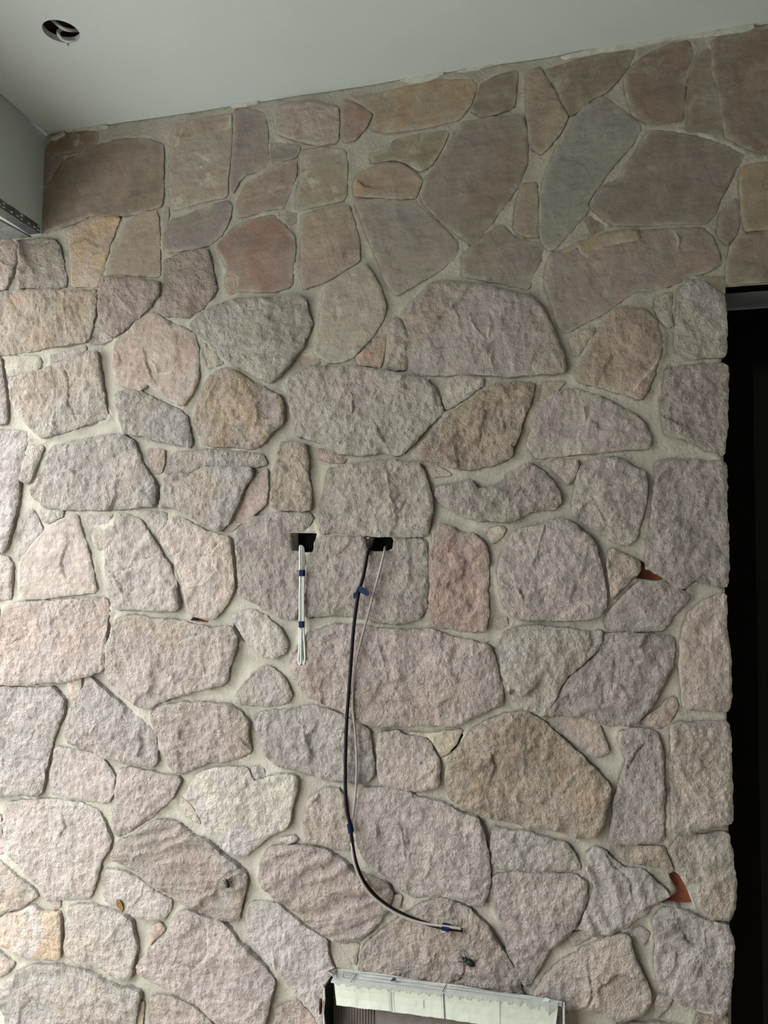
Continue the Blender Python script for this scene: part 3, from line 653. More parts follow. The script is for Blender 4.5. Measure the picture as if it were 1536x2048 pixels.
for i, line in enumerate(STONES.strip().splitlines()):
    head, pts = line.split('|'); hd = head.split()
    SPECS.append((i, stone_outline(i, px_poly(cp(hd[0], pts)), float(hd[2])), hd[1], float(hd[2]), float(hd[3]), float(hd[4]), float(hd[5]) if len(hd) > 5 else None))

def make_wall():
    out = [(-3.2,0),(X_JAMB,0),(X_JAMB,Z_LINTEL),(1.25,Z_LINTEL),(1.25,0),(4.6,0),(4.6,Z_CEIL),(-3.2,Z_CEIL)]
    outline = []
    for i in range(len(out)):
        a, b = np.array(out[i]), np.array(out[(i+1) % len(out)])
        k = max(1, int(np.linalg.norm(b-a)/0.03))
        outline += [tuple(a+(b-a)*j/k) for j in range(k)]
    rng = np.random.default_rng(3)
    def grid(x0, x1, z0, z1, s):
        X, Z = np.meshgrid(np.arange(x0, x1, s), np.arange(z0, z1, s))
        X = X + (np.arange(X.shape[0]) % 2)[:,None]*s/2
        P = np.stack([X.ravel(), Z.ravel()], 1)
        return P + rng.uniform(-.2*s, .2*s, P.shape)
    fineP = grid(-1.60, 0.46, 0.30, 2.67, 0.0068)
    hid = np.zeros(len(fineP), bool)               # nothing is needed deep behind a stone
    for sp in SPECS:
        ol = sp[1]; lo, hi = ol.min(0), ol.max(0)
        k = np.where((fineP >= lo).all(1) & (fineP <= hi).all(1))[0]
        if len(k) == 0: continue
        k = k[in_poly(fineP[k], ol)]
        if len(k): hid[k[seg_dist(fineP[k], ol) > 0.010]] = True
    fineP = fineP[~hid]
    coarse = grid(-3.2, 4.6, 0, 2.67, 0.08)
    coarse = coarse[~((coarse[:,0] > -1.62) & (coarse[:,0] < 0.47) & (coarse[:,1] > 0.29))]
    P = np.vstack([fineP, coarse]); keep = np.ones(len(P), bool)
    o = np.array(out)
    keep &= in_poly(P, o); P = P[keep]
    holes = [resample(h, 0.008) for h in SLOTS + GAPS]
    ok = seg_dist(P, np.array(outline)) > 0.004
    for h in holes: ok &= seg_dist(P, h) > 0.003
    P = P[ok]
    V, Fc = triangulate(outline, P, holes)
    x, z = V[:,0], V[:,1]
    h = 0.0022*fbm(x, z, 14, 3, 5) + 0.0028*fbm(x, z, 3, 2, 9)
    # trowelled up against the stones here and there
    dist = np.full(len(V), 1.0); lift = np.zeros(len(V)); flat = np.zeros(len(V)); inside = np.zeros(len(V))
    for sp in SPECS:
        ol = sp[1]; lo, hi = ol.min(0)-.022, ol.max(0)+.022
        k = np.where((V >= lo).all(1) & (V <= hi).all(1))[0]
        if len(k) == 0: continue
        dk = seg_dist(V[k], ol); up = sp[4]*.001
        better = dk < dist[k]
        lift[k[better]] = up; flat[k[better]] = 1-min(1, sp[3]*2); dist[k[better]] = dk[better]
        kin = in_poly(V[k], ol); inside[k[kin]] = np.maximum(inside[k[kin]], dk[kin])
    nz_ = np.clip(0.42 + 0.75*fbm(x, z, 9, 2, 21), 0, 1.0)
    nz_ = nz_*(1-flat) + flat*np.clip(.85 + .5*fbm(x, z, 9, 2, 21), .4, 1.05)
    h = h + lift*nz_*np.exp(-(dist/np.where(inside > 0, .004, .009))**1.4) - .009*(1-np.exp(-inside/.004))
    n = len(V)
    vs = np.column_stack([x, -h, z])
    be = boundary_edges(Fc)
    bi = sorted({i for e in be for i in e}); mp = {b: n+k for k, b in enumerate(bi)}
    back = np.column_stack([V[bi][:,0], np.full(len(bi), 0.05), V[bi][:,1]])
    fs = [tuple(t) for t in Fc] + [(a, mp[a], mp[b], b) for a, b in be]
    w = obj('wall_back', mesh('mortar_bed', np.vstack([vs, back]), fs, True), M_MORTAR)
    tag(w, 'tall wall of random sandstone rubble set in pale mortar', 'wall', kind='structure')
    return w
WALL = make_wall()

# brick backing seen through the raked-out gaps, and the depth of the door reveal
bk = MB()
bk.box((-3.2, 0.045, 0), (X_JAMB, 0.18, Z_CEIL)); bk.box((X_JAMB, 0.045, Z_LINTEL+.012), (1.25, 0.18, Z_CEIL)); bk.box((1.25, 0.045, 0), (4.6, 0.18, Z_CEIL))
bk.build('brick_backing', M_BRICK, WALL)
MB().box((X_JAMB, 0.004, Z_LINTEL), (1.25, 0.185, Z_LINTEL+.011)).build('lintel_plate', M_LINTEL, WALL)
for g in GAPS:                                 # a brick shows behind each gap
    (x0, z0), (x1, z1) = g.min(0) - .012, g.max(0) + .012
    MB().box((x0, .020, z0), (x1, .044, z1)).build('brick', M_BRICK, WALL)
for s in SLOTS:                                # cable recesses, their deep shade painted in as near-black
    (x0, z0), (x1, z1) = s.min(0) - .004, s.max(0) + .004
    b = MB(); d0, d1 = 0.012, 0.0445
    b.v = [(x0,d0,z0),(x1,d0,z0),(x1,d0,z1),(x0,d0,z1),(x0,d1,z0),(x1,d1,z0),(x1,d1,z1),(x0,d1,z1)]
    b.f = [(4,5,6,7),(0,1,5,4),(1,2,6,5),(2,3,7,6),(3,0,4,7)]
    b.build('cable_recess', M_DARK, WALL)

# ---- the stones, each its own mesh
PAL = dict(p=(.435,.365,.325), q=(.442,.398,.36), v=(.375,.322,.295), g=(.42,.378,.32), s=(.39,.355,.333),
           o=(.455,.335,.225), t=(.435,.352,.280), r=(.385,.255,.215), b=(.355,.29,.235), w=(.40,.31,.265))
def make_stone(i, ol, codes, rough, proud, haze, grain=None, step=0.0038):
    r = np.random.default_rng(100 + i)
    size = math.sqrt(abs(sum(ol[k-1][0]*ol[k][1]-ol[k][0]*ol[k-1][1] for k in range(len(ol))))/2)
    lo, hi = ol.min(0), ol.max(0)
    X, Z = np.meshgrid(np.arange(lo[0], hi[0], step), np.arange(lo[1], hi[1], step*.87))
    X = X + (np.arange(X.shape[0]) % 2)[:,None]*step/2
    P = np.stack([X.ravel(), Z.ravel()], 1)
    mine = [(g, l) for g, l in FEATURES if (l.mean(0) > lo).all() and (l.mean(0) < hi).all() and in_poly(l[len(l)//2:len(l)//2+1], ol)[0]]
    for g, l in mine:                           # extra points along the feature so that it stays crisp
        far = open_dist(P, l)[0] > .0034; t = np.gradient(l, axis=0); t /= np.maximum(np.linalg.norm(t, axis=1), 1e-9)[:,None]
        nv = np.column_stack([-t[:,1], t[:,0]])
        P = np.vstack([P[far], l, l + nv*.0024, l - nv*.0024])
    P = P[in_poly(P, ol)]
    if len(P):
        P = P[seg_dist(P, ol) > step*.55]
    c0 = ol.mean(0)
    V, Fc = triangulate(ol - c0, P - c0)
    x, z = V[:,0] + c0[0], V[:,1] + c0[1]
    d = seg_dist(V + c0, ol)
    # relief: gentle swell, cleaved facets with small steps, and grain
    amp = 0.0006 + 0.0076*rough
    wx = x + 0.018*fbm(x, z, 14, 3, 50+i); wz = z + 0.018*fbm(x, z, 14, 3, 70+i)
    K = max(3, int((size/0.062)**2))
    S = np.column_stack([r.uniform(lo[0], hi[0], K), r.uniform(lo[1], hi[1], K)])
    H = r.normal(0, .55, K); G = r.normal(0, 9.0, (K, 2))
    D2 = (wx[:,None]-S[:,0])**2 + (wz[:,None]-S[:,1])**2
    wgt = np.exp(-(D2 - D2.min(1, keepdims=True))/(0.011**2))
    pl_ = H + G[:,0]*(wx[:,None]-S[:,0]) + G[:,1]*(wz[:,None]-S[:,1])
    fac = (wgt*pl_).sum(1)/wgt.sum(1)
    h = 0.9*fbm(x, z, 6.5, 2, 11+i) + 0.42*fac + 0.36*fbm(x, z, 38, 4, 31+i, .72)
    rid = 1 - np.abs(fbm(wx, wz, 17, 2, 41+i))*1.6
    h = h + 0.34*np.clip(rid, -1, 1)
    if grain is not None:                      # strongly bedded stones
        a = R(grain); u = -x*math.sin(a) + z*math.cos(a); w_ = x*math.cos(a) + z*math.sin(a)
        u = u + 0.020*fbm(x, z, 7, 3, 77+i)
        saw = (u*26) % 1.0
        h = h*.7 + 1.0*np.where(saw < .7, saw/.7, (1-saw)/.3)*(0.6+0.8*noise(w_*9, u*14, 3)) + .7*noise(u*48, w_*7, 5)
    h = amp*h
    tilt = r.normal(0, .012*rough + .003, 2)
    h = h + tilt[0]*V[:,0] + tilt[1]*V[:,1]
    pr = proud*0.001*(1 + .3*rough)
    h = np.clip(h, -0.6*pr - .001, 0.02) + pr
    k = 0.0018 + 0.0022*rough*np.clip(.6+noise(x*24, z*24, 7+i), .1, 1.6)
    drop = np.minimum(0.22*pr, 0.0022) + np.clip(h - pr, 0, 1)*0.25
    h = h - drop*np.exp(-(d/k)**1.4)
    vein = np.zeros(len(V))
    for g, l in mine:
        df, side = open_dist(V + c0, l)
        ends = np.minimum(1, .25 + np.minimum(np.linalg.norm(V + c0 - l[0], axis=1), np.linalg.norm(V + c0 - l[-1], axis=1))/.02)
        if g > 0:
            h = h + ends*(.0024*np.exp(-(df/.0022)**2) + .0008*side*np.exp(-df/.012)); vein = np.maximum(vein, ends*np.exp(-(df/.0020)**2))
        else:
            h = h + ends*(-.0030*np.exp(-(df/.0022)**2) + .0024*side*np.exp(-df/.014))
    n = len(V)
    be = boundary_edges(Fc)
    bi = sorted({q for e in be for q in e}); nb = len(bi); mp = {b: n+q for q, b in enumerate(bi)}
    vs = np.column_stack([V[:,0], -h, V[:,1]])
    back = np.column_stack([V[bi][:,0], np.full(nb, 0.02), V[bi][:,1]])
    fs = [tuple(t) for t in Fc] + [(mp[a], mp[a]+nb, mp[b]+nb, mp[b]) for a, b in be]
    me = mesh('stone', np.vstack([vs, vs[bi], back]), fs, True)
    at = me.attributes.new('edge', 'FLOAT', 'POINT')
    at.data.foreach_set('value', np.concatenate([np.clip(d/0.014, 0, 1), np.zeros(2*nb)]).astype(np.float32))
    at = me.attributes.new('vein', 'FLOAT', 'POINT')
    at.data.foreach_set('value', np.concatenate([vein, np.zeros(2*nb)]).astype(np.float32))
    o = obj('stone', me, M_STONE, WALL)
    o.location = (c0[0], 0, c0[1])
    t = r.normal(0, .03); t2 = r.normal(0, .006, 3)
    t += .62*min(rough, .9) - .40*(1-min(1, rough*1.5))  # smooth upper stones darkened, rough lower ones lightened: shade and light in the colour
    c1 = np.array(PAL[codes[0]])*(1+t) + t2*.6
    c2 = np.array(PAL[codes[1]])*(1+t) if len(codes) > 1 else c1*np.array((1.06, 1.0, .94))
    if rough >= .6:                            # cleft faces share the quarry's pink-grey
        for cc_ in (c1, c2):
            cc_[:] = (cc_*.80 + np.array(PAL['p'])*(1+t)*.20)*np.array((.965, .985, 1.02))
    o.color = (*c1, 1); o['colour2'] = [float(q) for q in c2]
    o['haze'] = float(haze); o['rough'] = float(0.10 + 0.90*rough)
    return o

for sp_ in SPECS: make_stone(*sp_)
# the wall carries on past the picture: rougher courses below and to the left
rr = random.Random(8)
def filler(x0, x1, z0, z1, nx, nz, seed):
    gx = [[x0 + (x1-x0)*a/nx + (rr.uniform(-.04, .04) if 0 < a < nx else 0) for a in range(nx+1)] for _ in range(nz+1)]
    gz = [[z0 + (z1-z0)*b/nz + (rr.uniform(-.03, .03) if 0 < b < nz else 0) for _ in range(nx+1)] for b in range(nz+1)]
    for b in range(nz):
        for a in range(nx):
            q = [(gx[b][a], gz[b][a]), (gx[b][a+1], gz[b][a+1]), (gx[b+1][a+1], gz[b+1][a+1]), (gx[b+1][a], gz[b+1][a])]
            m = (sum(p[0] for p in q)/4, sum(p[1] for p in q)/4)
            q = [(p[0] + (m[0]-p[0])*.09, p[1] + (m[1]-p[1])*.09) for p in q]
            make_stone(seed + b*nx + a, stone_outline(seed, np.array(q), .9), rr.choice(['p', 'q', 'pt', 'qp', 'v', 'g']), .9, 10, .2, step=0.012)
filler(-1.50, 0.285, 0.0, 0.30, 7, 1, 400)
filler(-2.7, -1.56, 0.0, 2.38, 4, 9, 450)

# ---- ceiling with the cut-out for a downlight
def ceil_pt(px, py, z):
    d = _rot @ Vector(((px-768)/F_PX, -(py-1024)/F_PX, -1.0)); t = (z-CAM_H)/d.z
    return (t*d.x, -CAM_D + t*d.y, z)
HOLE = (*ceil_pt(122.5, 63.5, Z_CEIL)[:2], 0.0375)
def make_ceiling():
    xb = lambda y: -1.378 - 0.1*y
    out = [(xb(0), .04), (4.6, .04), (4.6, -6.0), (xb(-6.0), -6.0)]
    hole = [(HOLE[0] + HOLE[2]*math.cos(a), HOLE[1] + HOLE[2]*math.sin(a)) for a in np.linspace(0, 2*math.pi, 48, endpoint=False)]
    rng = np.random.default_rng(1)
    V, Fc = triangulate(resample(out, .2), [(x, y) for x in np.arange(-.5, 4.5, .4) for y in np.arange(-5.8, -.1, .4)], [np.array(hole)])
    n = len(V); be = boundary_edges(Fc); bi = sorted({q for e in be for q in e}); mp = {b: n+q for q, b in enumerate(bi)}
    vs = [(v[0], v[1], Z_CEIL) for v in V] + [(V[b][0], V[b][1], Z_CEIL + .013) for b in bi]
    fs = [tuple(t)[::-1] for t in Fc] + [(a, b, mp[b], mp[a]) for a, b in be]
    c = obj('ceiling', mesh('ceiling', vs, fs), M_PLASTER)
    tag(c, 'white plasterboard ceiling with a round light cut-out above the stone wall', 'ceiling', kind='structure')
    cav = MB(); x, y, _ = HOLE
    cav.v = [(x+a*.3, y+b*.3, Z_CEIL + z) for z in (.0131, .25) for a, b in ((-1,-1),(1,-1),(1,1),(-1,1))]
    cav.f = [(7,6,5,4),(0,4,5,1),(1,5,6,2),(2,6,7,3),(3,7,4,0)]
    cav.build('roof_cavity', M_KRAFTD, c)
    # plaster dragged down over the top of the stonework
    for pts in ('A1 395,785 500,768 640,752 660,768 560,790 480,782 400,800', 'A1 1385,640 1536,612 1560,622 1470,650 1400,655',
                'A2 860,480 1000,452 1100,440 1140,448 1090,475 960,512 900,505', 'A2 1190,440 1350,400 1450,388 1380,412 1250,440',
                'A3 280,345 520,300 770,255 1100,205 1440,150 1460,185 1330,210 1100,232 980,242 890,262 760,292 620,312 540,325 420,345 330,365',
                'A1 300,850 390,790 402,812 340,842'):
        k, *q = pts.split()
        P = px_poly(cp(k, ' '.join(q)))
        ol = resample(chaikin([tuple(p) for p in P], .25), .006)
        ol = ol + np.column_stack([.002*fbm(ol[:,0], ol[:,1], 60, 2, 4), .002*fbm(ol[:,0], ol[:,1], 60, 2, 8)])
        ol[:,1] = np.minimum(ol[:,1], Z_CEIL + .001)
        MB().prism([(p[0], -.007, p[1]) for p in ol], (0, .006, 0)).build('plaster_smear', M_SMEAR, c)
    return c
CEIL = make_ceiling()

# ---- dropped bulkhead on the left with its galvanised corner bead
ZB = 2.402
bx = lambda y: -1.385 - 0.1*y
bh = MB()
A = [(bx(.04)+.008, .04), (bx(-6.0)+.008, -6.0)]; B = [(bx(.04), .04), (bx(-6.0), -6.0)]; D_ = [(-1.74, .04), (-1.74, -6.0)]
bh.v = [(*A[0], Z_CEIL+.3), (*A[1], Z_CEIL+.3), (*A[0], Z_CEIL), (*A[1], Z_CEIL), (*B[0], ZB), (*B[1], ZB), (*D_[0], ZB), (*D_[1], ZB), (*D_[0], Z_CEIL+.3), (*D_[1], Z_CEIL+.3)]
bh.f = [(0,1,3,2),(2,3,5,4),(4,5,7,6),(6,7,9,8),(8,9,1,0),(0,2,4,6,8),(1,9,7,5,3)]
BULK = bh.build('wall_left', M_PLASTER)
tag(BULK, 'white plastered bulkhead dropping from the ceiling at upper left', 'bulkhead', kind='structure')
# bead: an L of perforated steel along the lower corner
def on_face(y, up): return (bx(y) + .008*(up/(Z_CEIL-ZB)) + .0015, y, ZB + up)
n = 60; ys = np.linspace(-.012, -1.6, n)
b = MB()
for y in ys:
    b.v += [on_face(y, .020 + .0012*math.sin(y*90)), on_face(y, 0), (bx(y)+.0015, y, ZB-.0015), (bx(y)-.030, y, ZB-.0015)]
for k in range(n-1):
    b.f += [tuple(4*k+q for q in t) for t in ((0,1,5,4),(1,2,6,5),(2,3,7,6))]
bead = b.build('corner_bead', M_STEEL, BULK)
bead['label'] = 'grey perforated metal corner bead along the bulkhead edge'
b = MB()
yy = -.02
k = 0
while yy > -.5:
    for up in ((.006,) if k % 3 else (.005, .014)):
        c = on_face(yy - (.006 if up > .015 else 0), up); t = on_face(yy-.006, up)
        b.prism([(c[0]+.0006, c[1]-.0045, c[2]-.002), (c[0]+.0006, c[1]+.0045, c[2]-.002), (c[0]+.0006, c[1]+.0045, c[2]+.002), (c[0]+.0006, c[1]-.0045, c[2]+.002)], (-.0004, 0, 0))
    yy -= (.016, .024, .030)[k % 3]; k += 1
b.build('bead_holes', M_WHITECABLE, bead)
# a dab of plaster under the bead
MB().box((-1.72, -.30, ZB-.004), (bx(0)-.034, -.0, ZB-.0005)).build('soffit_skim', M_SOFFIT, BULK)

# ---- floor, room sides behind the camera, the garden the light comes from
tag(MB().box((-1.9, -6.0, -.10), (4.6, 0.18, 0)).build('floor', M_FLOOR), 'bare concrete floor of the porch', 'floor', kind='structure')
tag(MB().box((4.6, -6.15, -.1), (4.75, .18, 3.2)).build('wall_right', M_RENDER), 'beige rendered side wall out of view', 'wall', kind='structure')
tag(MB().box((-1.75, -6.15, -.1), (4.6, -6.0, 3.2)).build('wall_front', M_RENDER), 'beige rendered wall behind the viewer', 'wall', kind='structure')
tag(MB().box((-14, -14, -.2), (-1.9, 10, -.1)).build('ground', M_PAVE), 'pale paving outside the porch', 'ground', kind='structure')
tag(MB().box((-6.2, -14, -.1), (-5.9, 10, 2.75)).build('garden_wall', M_FENCE), 'dark green garden boundary outside the porch', 'wall', kind='structure')

tag(MB().box((-1.74, -6.0, -.1), (-1.50, -3.3, ZB)).build('opening_blocker', M_RENDER), 'unseen beige block added to narrow the porch opening for grazing light', 'opening_blocker', kind='structure')  # added out of view to narrow the opening so light grazes the wall
# ---- the dark door in the opening at the right
door = bpy.data.objects.new('door_1', None); C.objects.link(door); door.location = (0, 0, 0)
tag(door, 'black framed door with dark panel in opening right of stone wall', 'door', kind='structure')
fx = wall_pt(1508, 1000, .20)[0]; fz = wall_pt(1508, 727, .20)[1]
MB().box((X_JAMB-.03, .19, 0), (fx, .25, Z_LINTEL+.04)).box((fx, .19, fz), (1.3, .25, Z_LINTEL+.04)).box((fx, .19, 0), (1.3, .25, .1)).build('door_frame', M_BLACK, door)
MB().box((fx, .215, .1), (1.3, .235, fz)).build('door_panel', M_GLASS, door)

# ================================================================= things
bpy.context.view_layer.update()
STONE_OBS = [o for o in WALL.children if o.name.startswith('stone')]
def surf_y(x, z):
    """how far the stonework stands out (y) at a place on the wall"""
    best = -.002
    for o in STONE_OBS:
        lx, lz = x - o.location.x, z - o.location.z
        bb = o.bound_box
        if bb[0][0] <= lx <= bb[6][0] and bb[0][2] <= lz <= bb[6][2]:
            hit, p, _, _ = o.ray_cast(Vector((lx, -.3, lz)), Vector((0, 1, 0)))
            if hit: best = min(best, p.y)
    return best
def P3(px, py, y): 
    x, z = wall_pt(px, py, y); return (x, y, z)

# ---- white flat cable folded into a loop, two bands of blue tape
sp = bpy.data.objects.new('speaker_cable', None); C.objects.link(sp)
sp.location = P3(603, 1095, -.02)
tag(sp, 'white flat cable hanging straight down from left recess, folded into loop', 'cable')
sp_o = Vector(sp.location)
def clear(pts, gap):
    """keep a hanging cable just off the stones"""
    return [p if p[1] > -.012 else (p[0], min(p[1], surf_y(p[0], p[2]) - gap), p[2]) for p in pts]
def rel(pts, o): return [tuple(Vector(p) - o) for p in pts]
def strand(pxs, r=.0026, y=-.026):
    pts = [P3(600, 1096, .03), P3(601, 1092, -.004)] + [P3(a, b_, y) for a, b_ in pxs]
    return MB().tube(rel(spline(pts, 8), sp_o), r, 10).build('strand', M_WHITECABLE, sp, True)
strand([(600, 1100), (600.5, 1146), (599.5, 1200), (599.5, 1245), (599, 1290), (597, 1318), (599.5, 1328), (602, 1322), (602, 1290), (603, 1258)])
strand([(603.5, 1100), (604, 1146), (603, 1200), (603, 1250), (603.5, 1285), (604, 1315), (607.5, 1327.5), (610, 1318), (609.5, 1296), (607.5, 1262), (607, 1200), (607.5, 1146)], y=-.024)
strand([(607, 1100), (607.6, 1146), (606.5, 1200), (606.5, 1248)], y=-.021)
for py in (1146, 1248.5):
    c = Vector(P3(603.6 if py > 1200 else 604.3, py, -.024)) - sp_o
    w, hgt = .0066, .0072
    ring = [(c.x + w*math.copysign(abs(math.cos(a))**.5, math.cos(a)), c.y + .0062*math.copysign(abs(math.sin(a))**.5, math.sin(a))) for a in np.linspace(0, 2*math.pi, 20, endpoint=False)]
    MB().prism([(q[0], q[1], c.z - hgt) for q in ring], (0, 0, 2*hgt)).build('tape', M_TAPE, sp)

# ---- black cable, with tape flag, and thin grey cable taped to it
bc = bpy.data.objects.new('coaxial_cable', None); C.objects.link(bc)
bc.location = P3(737, 1102, -.02); bc_o = Vector(bc.location)
tag(bc, 'black cable curving down from right recess, blue tape flag near top', 'cable')
blk = [P3(741, 1098, .035), P3(739, 1100, .0)] + [P3(a, b_, y) for a, b_, y in [(735, 1108, -.022), (727, 1150, -.03), (718, 1183, -.032), (711, 1225, -.032), (706, 1270, -.032), (703, 1310, -.032),
       (698, 1380, -.032), (693.5, 1440, -.032), (691, 1510, -.032), (691, 1580, -.032), (694, 1620, -.032), (701, 1655, -.032), (705, 1690, -.032), (712, 1725, -.033), (725, 1758, -.034),
       (745, 1785, -.034), (772, 1809, -.034), (805, 1828, -.034), (850, 1846, -.033), (890, 1856, -.031), (925, 1860.5, -.03)]]
MB().tube(rel(spline(clear(blk, .007), 8), bc_o), .0042, 12).build('sheath', M_BLACKCABLE, bc, True)
gy = bpy.data.objects.new('speaker_wire', None); C.objects.link(gy)
gy.location = P3(769, 1100, -.02); gy_o = Vector(gy.location)
tag(gy, 'thin grey-pink cable hanging from right recess beside the black cable', 'cable')
gry = [P3(770, 1094, .035), P3(769.5, 1098, .0)] + [P3(a, b_, y) for a, b_, y in [(768, 1106, -.02), (760, 1140, -.024), (749, 1180, -.026), (737, 1225, -.026), (725, 1270, -.026), (715, 1310, -.026), (708, 1355, -.026),
       (706, 1410, -.026), (711, 1470, -.026), (713.5, 1530, -.026), (711, 1590, -.026), (706, 1630, -.027), (702.5, 1655, -.028), (703, 1685, -.033), (708, 1722, -.038), (718, 1752, -.041),
       (738, 1785, -.042), (770, 1813, -.042), (805, 1833, -.042), (840, 1845, -.041), (870, 1850, -.040), (900, 1854, -.039), (923, 1857.5, -.038)]]
MB().tube(rel(spline(clear(gry, .005), 8), gy_o), .0028, 10).build('sheath', M_GREYCABLE, gy, True)
def band(px0, py0, px1, py1, y, w, d, name='tape', m=M_TAPE):
    a = Vector(P3(px0, py0, y)) - bc_o; e = Vector(P3(px1, py1, y)) - bc_o
    t = (e-a).normalized(); s = Vector((-t.z, 0, t.x))
    ring = [a + s*(w*math.copysign(abs(math.cos(q))**.6, math.cos(q))) + Vector((0, d*math.copysign(abs(math.sin(q))**.6, math.sin(q)), 0)) for q in np.linspace(0, 2*math.pi, 18, endpoint=False)]
    return MB().prism(ring, e-a).build(name, m, bc)
band(699.5, 1648, 702.5, 1664, -.031, .0058, .0085)
band(885, 1853, 899, 1856, -.034, .0062, .0098)
MB().prism(rel([P3(a, b_, -.030) for a, b_ in ((884,1857),(896,1859),(895,1862),(890,1864),(885,1866))], bc_o), (0, .001, 0)).build('tape_tail', M_PALETAPE, bc)
# flag of tape folded over the black cable
fl = rel([P3(a, b_, -.040 - .003*k_) for a, b_, k_ in ((718,1170,0),(723,1173,.5),(731,1178,1),(739,1185,2),(737,1190,2),(735,1193,2),(727,1189,1),(717,1183,0))], bc_o)
MB().prism(fl, (0, .0008, 0)).build('tape_flag', M_TAPE, bc)
MB().prism(rel([P3(a, b_, -.038) for a, b_ in ((716,1172),(719,1174),(715,1186),(710,1197),(706.5,1197),(706.5,1187),(712,1183))], bc_o), (0, .0008, 0)).build('tape_flag', M_TAPE, bc)

# ---- white cable looped inside the downlight cut-out
cc = bpy.data.objects.new('ceiling_cable', None); C.objects.link(cc)
cc.location = (HOLE[0], HOLE[1], Z_CEIL + .02); cc_o = Vector(cc.location)
tag(cc, 'white cable looped inside the round ceiling cut-out', 'cable')
def CZ(px, py, z):
    d = _rot @ Vector(((px-768)/F_PX, -(py-1024)/F_PX, -1.0)); t = (z-CAM_H)/d.z
    return (t*d.x, -CAM_D + t*d.y, z)
loop1 = [CZ(98, 34, 2.76), CZ(108, 43, 2.715), CZ(122, 54, 2.690), CZ(133, 59, 2.686), CZ(146, 61, 2.70), CZ(160, 60, 2.74)]
loop2 = [CZ(136, 59, 2.73), CZ(124, 58.5, 2.70), CZ(117.5, 62, 2.684), CZ(117, 68, 2.675), CZ(121.5, 75, 2.672), CZ(129, 80, 2.671), CZ(140, 82, 2.672), CZ(152, 79, 2.68), CZ(163, 74, 2.70)]
for lp in (loop1, loop2):
    MB().tube(rel(spline(lp, 8), cc_o), .0036, 10).build('sheath', M_WHITECABLE, cc, True)
MB().tube(rel([CZ(135.5, 84, 2.6725), CZ(135.8, 91, 2.668)], cc_o), .0016, 8).build('ceiling_nib', M_STEEL, cc)

# ---- two insects resting on the stones
def insect(px, py, ang, L, label, y=-.024):
    x_, z_ = wall_pt(px, py, -.015); o3 = Vector((x_, surf_y(x_, z_) - L*.16, z_)); e = bpy.data.objects.new('insect', None); C.objects.link(e); e.location = o3
    tag(e, label, 'insect', 'dark insects on the stones')
    ax = Vector((math.cos(ang), 0, math.sin(ang))); sd = Vector((-ax.z, 0, ax.x)); out = Vector((0, -1, 0))
    m = MB()
    m.blob(-ax*L*.16, (L*.36, L*.21, L*.24), ax).blob(ax*L*.20, (L*.20, L*.18, L*.19), ax).blob(ax*L*.42, (L*.12, L*.12, L*.12), ax)
    m.build('body', M_BUG, e, True)
    for k, s0 in enumerate((-.22, .02, .24)):
        for sg in (-1, 1):
            p0 = ax*L*s0 + sd*sg*L*.15; p1 = p0 + sd*sg*L*.18 + ax*L*(s0*.7) + out*L*.06; p2 = p1 + sd*sg*L*.14 + ax*L*(s0*.9) - out*L*.22
            MB().tube([p0, p1, p2], [L*.032, L*.026, L*.014], 6).build('leg', M_BUG, e)
    for sg in (-1, 1):
        MB().tube([ax*L*.5 + sd*sg*L*.05, ax*L*.72 + sd*sg*L*.16 + out*L*.04, ax*L*.92 + sd*sg*L*.12], L*.014, 6).build('antenna', M_BUG, e)
insect(938, 1917, R(153), .030, 'small dark beetle with antennae on tan stone above the carton')
insect(459, 1763, R(108), .021, 'tiny dark insect on the flaky pink stone at lower left')
st = MB().prism([(wall_pt(*crop_px('E1', *p))[0], -.021, wall_pt(*crop_px('E1', *p))[1]) for p in ((725,770),(748,768),(760,795),(768,815),(760,845),(748,825),(730,812))], (0, .006, 0)).build('rust_spot', M_RUST, WALL)

# ---- the torn carton standing on the floor against the wall
BX0, BX1, YB, YF, ZT = -0.553, -0.054, -.030, -.098, .628
cb = bpy.data.objects.new('cardboard_carton', None); C.objects.link(cb); cb.location = ((BX0+BX1)/2, (YB+YF)/2, 0)
co = Vector(cb.location)
tag(cb, 'torn narrow cardboard carton with cream front flap standing below the cables', 'carton')
def part(name, m, *boxes):
    q = MB()
    for a, b_ in boxes: q.box(tuple(Vector(a)-co), tuple(Vector(b_)-co))
    return q.build(name, m, cb)
def loc(p): return Vector(p) - co
ZT = .627
XC = np.linspace(BX0 + .006, BX1, 24)
def yfront(x): return float(np.interp(x, [-.54, -.50, -.296, -.18, -.06], [-.083, -.083, -.067, -.056, -.042]))
# top panel, sagging towards its front crease
q = MB(); T = .004
for x in XC:
    sag = .0012*math.sin(x*40)
    q.v += [tuple(loc((x, YB, ZT+sag))), tuple(loc((x, yfront(x), ZT-.001+sag*.5))), tuple(loc((x, YB, ZT+sag-T))), tuple(loc((x, yfront(x), ZT-T+sag*.5)))]
for k in range(len(XC)-1):
    q.f += [tuple(4*k+i for i in t) for t in ((0,1,5,4),(2,6,7,3),(1,3,7,5),(0,4,6,2))]
q.f += [(0,2,3,1), tuple(4*(len(XC)-1)+i for i in (0,1,3,2))]
top = q.build('top_panel', M_CARD, cb)
